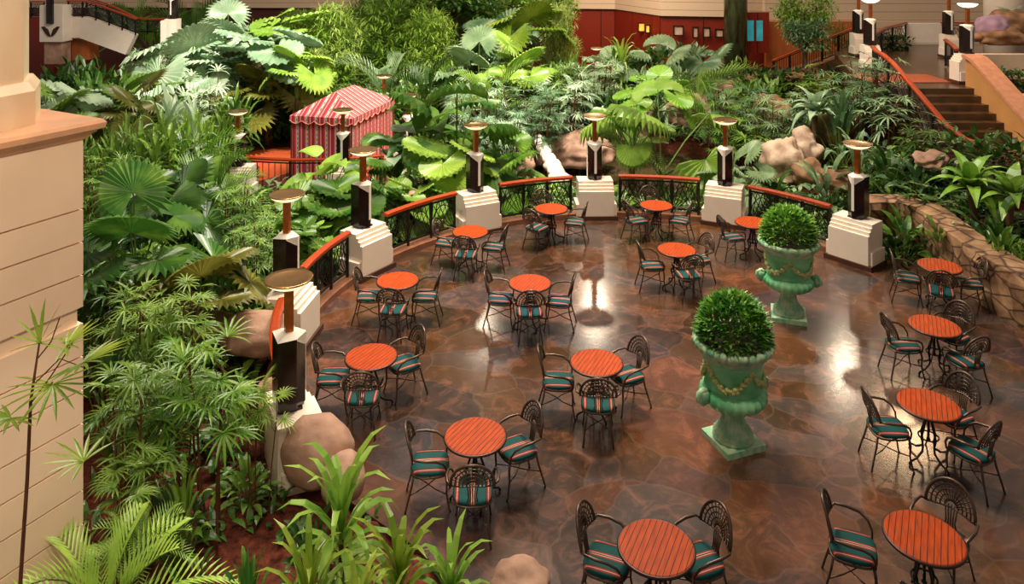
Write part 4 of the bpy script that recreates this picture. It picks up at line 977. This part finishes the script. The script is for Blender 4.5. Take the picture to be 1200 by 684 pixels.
# --- left bed
P('fan', 1, 'olive', 235, 285, 150, 12.2, 'fan palm with brownish leaf undersides left of the second lamp')
P('fan', 0, 'mid', 160, 195, 190, 12.6, 'big round-leaved fan palm beside the pier, palest leaf facing out')
P('fan', 1, 'deep', 200, 190, 120, 14.5, 'dark fan palm leaf behind the pale one')
P('lady', 2, 'mid', 265, 205, 100, 15.5, 'lady palm thicket between pier and striped tent')
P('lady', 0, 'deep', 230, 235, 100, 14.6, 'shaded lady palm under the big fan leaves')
P('lady', 1, 'mid', 318, 222, 80, 15.6, 'lady palm in front of the red deck railing')
P('lady', 2, 'mid', 300, 255, 90, 14.0, 'lady palm left of the second lamp dish')
P('areca', 0, 'mid', 250, 165, 110, 18.5, 'feathery palm left of the red deck')
P('areca', 1, 'bright', 225, 150, 100, 20.0, 'light green feathery palm behind the fan palms')
P('lily', 1, 'deep', 130, 380, 90, 9.6, 'glossy dark plant at pier mid height')
P('shrub', 1, 'mid', 200, 360, 110, 10.2, 'fine-leaved bush in front of flat boulder')
P('lily', 1, 'mid', 290, 345, 70, 12.2, 'leafy plant on the brown boulder')
P('round', 0, 'mid', 345, 250, 90, 15.6, 'round-leaved palm in front of the second lamp')
P('round', 1, 'mid', 375, 215, 100, 17.2, 'round-leaved palm between tent and third lamp')
P('round', 0, 'bright', 360, 258, 90, 16.2, 'bright round-leaved palm above the orange handrail')
P('big', 1, 'bright', 385, 175, 80, 18.6, 'upright broad green leaves in front of the tent')
P('round', 1, 'deep', 420, 205, 80, 17.8, 'dark round-leaved palm behind the third lamp')
P('round', 0, 'mid', 480, 205, 100, 18.6, 'round-leaved palm right of the third lamp')
P('big', 0, 'mid', 450, 160, 90, 20.5, 'broad-leaved plant below the tent corner')
P('big', 1, 'pale', 465, 150, 70, 21.0, 'plant with pale yellowish leaf at the tent corner')
P('big', 0, 'mid', 535, 88, 130, 21.0, 'tall broadleaf palm rising behind the rear left lamp')
P('big', 1, 'mid', 500, 120, 90, 21.6, 'broad-leaved plant left of the tall broadleaf palm')
P('round', 1, 'bright', 530, 160, 80, 20.0, 'round pleated pale-green leaf palm at the rear left lamp')
P('round', 1, 'bright', 495, 215, 70, 18.9, 'round pleated leaves touching the railing bend')
P('lily', 0, 'deep', 585, 165, 80, 21.5, 'dark leafy plant left of the white wet rock')
P('big', 0, 'bright', 595, 160, 70, 20.6, 'broad leaf plant beside the rear left lamp')
# --- upper left
P('fan', 0, 'mid', 62, 85, 90, 21.0, 'fan palm leaf peeking past the pier ledge')
P('round', 1, 'pale', 80, 92, 90, 22.0, 'pale round-leaved palm beside the pier shaft')
P('shrub', 0, 'deep', 85, 62, 90, 27.0, 'dark bush under the emblem pillar')
P('shrub', 0, 'mid', 125, 72, 90, 26.0, 'green bush below the pale stair parapet')
P('round', 0, 'mid', 165, 80, 90, 23.5, 'round-leaved palm below the stair foot')
P('fan', 0, 'olive', 165, 82, 80, 21.5, 'olive fan palm leaf in the upper left bed')
P('corn', 0, 'pale', 215, 88, 90, 20.5, 'pale variegated corn plant in the upper left bed')
P('corn', 0, 'mid', 182, 115, 80, 19.0, 'green corn plant below the variegated one')
P('shrub', 1, 'bright', 215, 125, 100, 19.6, 'light green fine-leaved bush left of the red deck lamp')
P('shrub', 1, 'mid', 150, 130, 100, 19.5, 'fine-leaved bush beside the pier ledge')
P('lady', 2, 'cool', 180, 48, 70, 29.0, 'feathery pale palm at the stair foot')
P('areca', 0, 'mid', 150, -15, 90, 38.5, 'arching palm behind the stair railing')
P('fan', 1, 'pale', 225, 22, 110, 29.5, 'pale spotlit fan palm beside the slim white post')
P('fan', 0, 'pale', 268, -2, 90, 31.0, 'palest fan palm at the top of the picture', 2.2)
P('round', 0, 'pale', 252, 42, 95, 29.8, 'big pale spotlit round leaf palm')
P('round', 1, 'pale', 315, 30, 90, 29.0, 'spotlit pale leaf palm left of the bamboo')
P('fan', 0, 'olive', 314, 50, 100, 28.9, 'yellow-green round-leaved palm with orange-tinted middle')
P('fan', 1, 'bright', 348, 50, 70, 27.5, 'bright fan palm leaf left of the bamboo foot')
P('round', 0, 'bright', 372, 85, 70, 30.2, 'round bright leaf palm above the tent')
P('lady', 1, 'pale', 235, 55, 80, 25.0, 'pale lady palm in front of the slim white post')
P('corn', 0, 'mid', 275, 95, 70, 24.0, 'strap-leaved plant left of the dark shrubs')
P('shrub', 0, 'deep', 312, 105, 90, 29.6, 'dark shrub left of the tent')
P('shrub', 0, 'deep', 335, 112, 60, 30.5, 'dark shrub touching the tent wall')
P('bamboo', 0, 'bamboo', 392, -4, 95, 32.0, 'bright yellow-green bamboo clump behind the tent')
P('bamboo', 1, 'bamboo', 362, 52, 70, 30.5, 'low bright bamboo in front of the taller clump')
P('shrub', 1, 'yellow', 295, 20, 50, 33.0, 'yellow flowering bush by the upper railing')
# --- top middle
P('bamboo', 1, 'bright', 468, -25, 120, 35.0, 'green bamboo right of the bright clump')
P('tree', 0, 'mid', 530, -30, 130, 37.0, 'leafy tree at the top middle')
P('bamboo', 0, 'bright', 505, 5, 90, 33.5, 'bamboo in front of the leafy tree')
P('areca', 1, 'cool', 455, 60, 110, 31.0, 'grey-green feather palm behind the tent lamp')
P('areca', 0, 'deep', 500, 60, 90, 29.5, 'dark feather palm right of the tent lamp')
P('fan', 0, 'cool', 560, 30, 120, 31.5, 'grey-green fan palm right of the leafy tree')
P('fan', 1, 'cool', 590, 10, 80, 34.0, 'smoky fan palm behind the grey-green one')
P('fan', 1, 'yellow', 622, -2, 80, 33.0, 'sunny yellow-green fan palm near the red wall')
P('bamboo', 0, 'bamboo', 655, -2, 60, 34.0, 'vine-like yellow-green clump at the red wall edge')
P('fan', 0, 'bright', 605, 35, 80, 30.0, 'bright fan palm below the sunny one')
P('areca', 0, 'bright', 575, 65, 100, 28.0, 'bright low feather palm right of the path')
P('lady', 0, 'mid', 432, 75, 70, 31.5, 'lady palm over the copper path handrail')
P('lady', 2, 'pale', 560, 95, 90, 25.0, 'pale lady palm behind the tall broadleaf palm')
P('lady', 2, 'cool', 615, 95, 110, 26.0, 'silvery lady palm thicket left of the pond')
P('lady', 2, 'pale', 660, 85, 90, 27.5, 'silvery lady palm behind the pink layered rock')
P('lady', 2, 'pale', 628, 112, 80, 27.5, 'pale lady palm above the white wet rock')
P('lady', 2, 'cool', 690, 65, 100, 31.0, 'grey-green lady palm below the red wall')
P('shrub', 1, 'mid', 665, 60, 90, 31.5, 'mid green bush below the red wall corner')
P('nest', 0, 'cool', 675, 90, 60, 28.5, 'spiky pale rosette by the pale stone')
P('drac', 0, 'bright', 728, 38, 50, 34.0, 'drooping strap-leaved tuft under the amber pictures')
P('round', 0, 'bright', 768, 78, 70, 27.5, 'bright round upright leaf above the pond')
P('big', 2, 'mid', 775, 98, 125, 23.2, 'large arching broadleaf palm over the pond')
P('big', 2, 'mid', 742, 118, 70, 22.6, 'bright broadleaf plant right of the rear lamp')
P('areca', 0, 'mid', 740, 130, 80, 24.2, 'small feather palm rising from the pond edge')
P('shrub', 0, 'cool', 780, 72, 80, 31.5, 'blue-green bush below the posters')
P('shrub', 0, 'mid', 745, 50, 90, 35.0, 'leafy bush under the red wall pictures')
P('shrub', 0, 'cool', 800, 45, 90, 35.5, 'leafy bush under the pale posters')
P('big', 0, 'cool', 770, 42, 80, 34.0, 'broad-leaved plant under the narrow posters')
P('fan', 1, 'cool', 830, 50, 90, 34.5, 'grey fan palm left of the dark column')
P('areca', 1, 'mid', 815, 70, 110, 31.0, 'feather palm above the brown pond rock')
P('areca', 0, 'bright', 835, 85, 100, 29.0, 'bright feather palm right of the brown pond rock')
P('shrub', 1, 'mid', 875, 65, 70, 33.0, 'fine bush at the foot of the dark column')
P('lady', 2, 'cool', 865, 95, 110, 27.0, 'blue-green lady palm behind the right rear lamp')
P('lady', 1, 'mid', 890, 120, 80, 25.0, 'lady palm left of the pale cliff rock')
P('fan', 0, 'cool', 870, 165, 80, 21.0, 'fan palm spreading right of the right rear lamp')
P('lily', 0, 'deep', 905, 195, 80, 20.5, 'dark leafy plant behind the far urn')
P('bamboo', 0, 'mid', 440, -20, 100, 38.0, 'tall bamboo between the bright clump and the wall')
P('bamboo', 1, 'bright', 350, 8, 70, 38.0, 'bamboo reaching the walkway behind the bright clump')
P('tree', 1, 'mid', 590, -25, 110, 41.0, 'tree crown before the red wall, left of centre')
P('bamboo', 0, 'mid', 560, -10, 100, 39.0, 'bamboo thicket behind the grey-green fan palms')
P('tree', 0, 'bright', 640, -20, 80, 40.0, 'pale green tree at the left end of the visible red wall')
P('areca', 1, 'mid', 225, -12, 100, 39, 'tall feather palm behind the slim white post')
P('areca', 0, 'bright', 180, 2, 80, 38.5, 'light feather palm by the upper left railing')
P('round', 1, 'bright', 332, 10, 80, 32.0, 'large-leaved palm left of the bamboo top')
P('bamboo', 1, 'mid', 410, 40, 90, 33.5, 'bamboo foot right of the tent ridge')
P('shrub', 0, 'mid', 470, 92, 80, 29.0, 'leafy bush right behind the tent')
P('shrub', 1, 'bright', 520, 70, 90, 31.5, 'fine bush below the top middle tree')
P('lady', 0, 'mid', 590, 70, 90, 29.5, 'lady palm below the grey-green fan palms')
P('lady', 2, 'mid', 640, 70, 90, 30.0, 'lady palm left of the pale rosette')
P('lady', 2, 'pale', 590, 130, 80, 23.5, 'pale lady palm left of the white rock')
P('round', 0, 'cool', 715, 55, 70, 34.5, 'pale fan leaves under the red wall corner')
P('shrub', 0, 'deep', 700, 100, 80, 29.0, 'dark bush behind the pond rocks')
P('shrub', 1, 'mid', 105, 100, 90, 23.0, 'green bush beside the pier shaft')
P('shrub', 0, 'mid', 245, 125, 70, 22.0, 'leafy bush left of the deck lamp')
P('lady', 2, 'mid', 120, 175, 80, 17.0, 'lady palm touching the pier ledge')
P('shrub', 0, 'mid', 115, 155, 60, 19.0, 'leafy bush peeking behind the pier')
# --- right
P('tree', 0, 'mid', 943, -12, 75, 32.5, 'round-crowned tree before the orange wall')
P('tree', 1, 'cool', 945, 20, 60, 31.0, 'smaller blue-green tree in front of the round-crowned one')
P('shrub', 1, 'olive', 985, 22, 50, 35.5, 'orange-tinted bush right of the round-crowned tree')
P('shrub', 0, 'deep', 915, 75, 90, 31.0, 'dark low bush under the round-crowned tree')
P('lady', 2, 'cool', 1010, 62, 100, 24.0, 'tall lady palm before the stair railing')
P('lady', 1, 'cool', 1035, 80, 80, 22.8, 'lady palm leaning over the stair railing')
P('nest', 0, 'pale', 955, 102, 60, 24.0, 'bright broad-leaved rosette on the brown ledge rock')
P('lady', 2, 'cool', 915, 105, 90, 25.0, 'fingered palm above the pale cliff rock')
P('lily', 1, 'cool', 985, 100, 70, 23.5, 'leafy plant right of the bright rosette')
P('lily', 0, 'cool', 970, 175, 80, 20.5, 'glossy leafy plant left of the right end lamp')
P('lily', 1, 'cool', 1005, 150, 70, 21.5, 'leafy plant behind the right end lamp')
P('lily', 0, 'deep', 1045, 165, 90, 20.0, 'dark glossy plant right of the right end lamp')
P('lily', 1, 'cool', 1075, 185, 80, 19.2, 'glossy plant at the stair railing foot')
P('nest', 0, 'bright', 1138, 182, 80, 16.6, 'bright spotlit broad-leaved rosette behind the rock wall')
P('nest', 0, 'mid', 1185, 195, 80, 16.0, 'broad-leaved rosette right of the spotlit one')
P('lily', 0, 'deep', 1165, 225, 90, 15.6, 'dark leafy plant below the spotlit rosette')
P('lily', 1, 'mid', 1170, 258, 70, 14.9, 'small light green plant on the rock wall bed')
P('shrub', 0, 'mid', 1195, 275, 60, 14.4, 'low green bush at the bend of the rock wall')
P('lily', 0, 'mid', 1060, 245, 80, 16.8, 'leafy plant between end pedestal and rock wall')
P('lily', 1, 'mid', 1105, 255, 70, 16.0, 'broad-leaved plant against the rock wall face')
P('lady', 0, 'deep', 1085, 215, 80, 17.5, 'dark lady palm behind the rock wall end')
P('lily', 0, 'deep', 1045, 270, 50, 16.4, 'low dark plant beside the end pedestal')
P('lily', 0, 'pale', 1186, 5, 45, 28.0, 'pale leafy plant on top of the purple rocks', None, 4.2)
P('shrub', 0, 'deep', 1178, 78, 60, 24.0, 'dark low bush inside the cream planter wall', None, 2.2)
P('shrub', 0, 'deep', 1045, 38, 50, 33.5, 'dark bush beyond the landing railing', None, 2.2)
P('lady', 1, 'deep', 1080, 130, 70, 20.4, 'shaded lady palm under the stair railing')
P('shrub', 0, 'deep', 1160, 150, 110, 18.2, 'shaded bush below the lower landing railing')
P('shrub', 0, 'mid', 890, 85, 80, 30.0, 'green bush left of the flat brown rock')
P('shrub', 1, 'deep', 985, 70, 80, 30.0, 'fine dark bush below the sloping ramp railing')
P('lady', 1, 'mid', 960, 75, 80, 29.0, 'lady palm at the tree trunk base')
P('shrub', 0, 'deep', 1000, 105, 70, 25.5, 'dark bush left of the stair railing')
P('lily', 0, 'cool', 935, 110, 70, 25.0, 'leafy plant left of the bright rosette')
P('lady', 2, 'mid', 860, 110, 90, 26.5, 'lady palm above the right rear lamp')
# slender cane palm right in front of the pier
def cane_palm():
    Y = 4.6; t = thing('cane_palm', 'slender cane palm with fingered leaves standing before the cream pier', 'palm', (xat(30, Y), Y, 0)); rn = random.Random(8)
    x0 = xat(30, Y)
    def L(px, py, dy=0): return Vector((xat(px, Y+dy)-x0, dy, zat(py, Y+dy)))
    st = MB(); st.tube([(-.03, 0, 0), L(24, 680), L(32, 560), L(36, 470), L(46, 402)], [.014, .013, .012, .01, .006], 6)
    st.tube([L(44, 420), L(60, 400), L(70, 372)], .004, 4); st.tube([L(40, 450), L(70, 420), L(97, 430)], .004, 4); st.tube([L(38, 470), L(60, 440), L(85, 402)], .004, 4); st.tube([L(36, 480), L(20, 500), L(12, 490)], .004, 4); st.tube([L(37, 480), L(55, 455), L(62, 447)], .004, 4)
    st.build('stem', 'stem_brown', t)
    fo = MB()
    for px, py, az, tilt, ln, n in ((47, 402, pi/2, 1.3, .2, 6), (97, 425, -.2, .3, .24, 11), (62, 450, -1.3, -.3, .26, 10), (78, 405, .5, .4, .18, 8), (12, 490, -2.0, .1, .2, 9), (98, 540, 3.0, .2, .2, 7)):
        palmate(fo, L(px, py), az, tilt, ln*1.3, rn, n+3, .024, .3)
    fo.build('foliage', 'leaf_yellow', t)
cane_palm()

# --- undergrowth that nobody could count, bed by bed
def undergrowth(name, label, n, region, mats, seed, hmax=.5, ll=.3, lw=.12, oval=True):
    rn = random.Random(seed); m = MB(); x0, x1, y0, y1, test = region; c = 0; tries = 0
    while c < n and tries < n*8:
        tries += 1; x, y = rn.uniform(x0, x1), rn.uniform(y0, y1)
        if not test(x, y) or sd_ter(x, y) < .35: continue
        if hypot((x-POND[0])/POND[2], (y-POND[1])/POND[3]) < 1.05: continue
        if hypot((x-cen.x+.6)/4.3, (y-cen.y+.1)/3.0) < 1.05: continue
        if 11.3 < x < 19 and y > 14.5: continue
        if any(hypot(x-a, y-b) < 1.1 for a, b in ((xat(862, 36.5), 36.5), (xat(193, 31.5), 31.5), (xat(200, 32), 32.2))) or (y > 35 and x < -19): continue
        dn = noise.noise(Vector((x*.5, y*.5, seed)))
        if dn < -.35: continue
        c += 1; g = gz(x, y); hh = hmax*(.5+.8*max(0, dn+.3)); m.mi = rn.choice((0, 0, 1, 2))
        for q in range(7):
            az = rn.uniform(0, 2*pi); el = rn.uniform(.15, 1.2); z = g+hh*rn.random()
            (m.oval if oval else m.strap)((x+rn.uniform(-.15, .15), y+rn.uniform(-.15, .15), z), az, el, ll*rn.uniform(.6, 1.2), lw*rn.uniform(.7, 1.2), 1.0, 3)
    tag(m.build(name, ['leaf_'+k for k in mats]), label, 'plants', None, 'stuff')
far = lambda x, y: True
undergrowth('undergrowth', 'mixed low leaves carpeting the left garden bed', 1900, (-14, -2.5, 11.5, 22, far), ('deep', 'mid', 'mid'), 1)
undergrowth('undergrowth', 'sparse low leaves on the mulch of the front bed', 70, (-5, -1.5, 7.6, 11, far), ('deep', 'mid', 'deep'), 2, .25, .22, .08)
undergrowth('undergrowth', 'mixed low leaves carpeting the garden behind the tent', 2600, (-24, 0, 22, 42, far), ('mid', 'deep', 'cool'), 3, .7, .38, .13)
undergrowth('undergrowth', 'mixed low leaves carpeting the garden round the pond', 2200, (-2, 11.5, 19, 38, far), ('deep', 'cool', 'mid'), 4, .6, .34, .12)
undergrowth('undergrowth', 'small leaves filling the rock wall bed', 900, (7.4, 12, 12.5, 22, far), ('deep', 'mid', 'deep'), 5, .35, .22, .09)
undergrowth('undergrowth', 'narrow grassy leaves between the left garden plants', 500, (-12, -3, 11, 30, far), ('mid', 'bright', 'mid'), 6, .4, .28, .028, False)
# ------------------------------------------------------------------ light
def area(name, loc, size, power, col, target=None, shape='DISK', spread=pi):
    l = bpy.data.lights.new(name, 'AREA'); l.shape = shape; l.size = size; l.energy = power; l.color = col; l.spread = spread
    o = bpy.data.objects.new(name, l); COL.objects.link(o); o.location = loc
    d = (Vector(target)-Vector(loc)) if target else Vector((0, 0, -1)); o.rotation_euler = d.to_track_quat('-Z', 'Y').to_euler(); return o
def spot(name, loc, target, power, col, ang=40, rad=.25, blend=.7):
    l = bpy.data.lights.new(name, 'SPOT'); l.energy = power; l.color = col; l.spot_size = R(ang); l.spot_blend = blend; l.shadow_soft_size = rad
    o = bpy.data.objects.new(name, l); COL.objects.link(o); o.location = loc
    o.rotation_euler = (Vector(target)-Vector(loc)).to_track_quat('-Z', 'Y').to_euler(); return o
WARM = (1, .80, .58); NEUT = (1, .92, .80); AMB = (1, .66, .36)
w = bpy.data.worlds.new('atrium'); scene.world = w; w.use_nodes = True
w.node_tree.nodes['Background'].inputs[0].default_value = (1, .84, .70, 1); w.node_tree.nodes['Background'].inputs[1].default_value = .26
def lamp(name, loc, power, col, rad):
    l = bpy.data.lights.new(name, 'POINT'); l.energy = power; l.color = col; l.shadow_soft_size = rad
    o = bpy.data.objects.new(name, l); COL.objects.link(o); o.location = loc
area('atrium_skylight', (-2, 20, 19), 12, 4600, NEUT)
area('terrace_skylight', (2, 17, 14), 2.5, 1300, WARM)
spot('terrace_downlight', (1.5, 17, 13), (1, 15, 0), 4200, WARM, 62, .5)
spot('garden_spot_left', (-6, 20, 13), (-10.5, 29, 2), 16000, NEUT, 48, .3)
spot('bamboo_spot', (-5, 21, 15), (-7.6, 32, 3), 9000, NEUT, 24, .2)
spot('garden_spot_palms', (-8, 22, 12), (-11.5, 30, 2.5), 5000, NEUT, 20, .2)
spot('garden_spot_middle', (0, 22, 14), (0, 28, 0), 13500, NEUT, 64, .4)
spot('garden_spot_right', (8, 20, 13), (9, 26, 0), 4500, NEUT, 50, .3)
spot('garden_spot_bed', (-4, 15, 12), (-6, 16.5, 0), 4200, NEUT, 60, .3)
spot('garden_spot_front', (-4, 10, 9), (-4.2, 9.5, 0), 560, WARM, 60, .3)
spot('planting_spot_corner', (-3.2, 5.2, 6.0), (-3.4, 6.5, .5), 330, NEUT, 45, .1)
spot('planting_spot_dracaena', (-1.2, 5.6, 6.5), (-1.3, 6.9, .5), 420, NEUT, 50, .1)
spot('rosette_spot', (10.2, 15, 8), (10.1, 16.6, 1), 900, NEUT, 22, .1)
spot('pier_wash', (-1.8, 2.5, 8.0), (-4.2, 7.0, 3), 900, (1, .84, .64), 80, .4)
spot('urn_spot', (2.0, 7.5, 10), (3.1, 10.3, 1), 1500, WARM, 26, .2)
spot('far_urn_spot', (4.0, 11, 10), (5.0, 13.8, 1), 1500, WARM, 26, .2)
spot('violet_spot', (0, 16, 11), (.35, 13.9, 0), 3000, (.32, .24, 1), 13, .2)
spot('amber_spot', (-.5, 13, 11), (-.1, 11.5, 0), 900, (1, .68, .1), 9, .2)
for x, y, p in ((4.38, 40.2, 900), (-1.5, 38.3, 380), (15.0, 34.3, 520)): lamp('wall_lamp', (x, y, 12), p, WARM, .22)
area('rear_wall_wash', (4, 36, 9), 4, 800, WARM, (4, 42, 3))
area('stair_wash', (13, 25, 9), 2, 260, AMB)
# ------------------------------------------------------------------ camera
cam = bpy.data.cameras.new('camera'); co = bpy.data.objects.new('camera', cam); COL.objects.link(co)
co.location = (0, 0, HC); co.rotation_euler = (R(90), 0, 0)
cam.sensor_width = 36; cam.lens = F/1200*36; cam.shift_y = -(342-HOR)/1200; cam.clip_end = 300
scene.camera = co
vs = scene.view_settings; vs.view_transform = 'Standard'; vs.look = 'None'; vs.gamma = 1; vs.use_curve_mapping = False; vs.exposure = 0
scene.cycles.use_denoising = True; scene.cycles.max_bounces = 6; scene.cycles.sample_clamp_indirect = 6
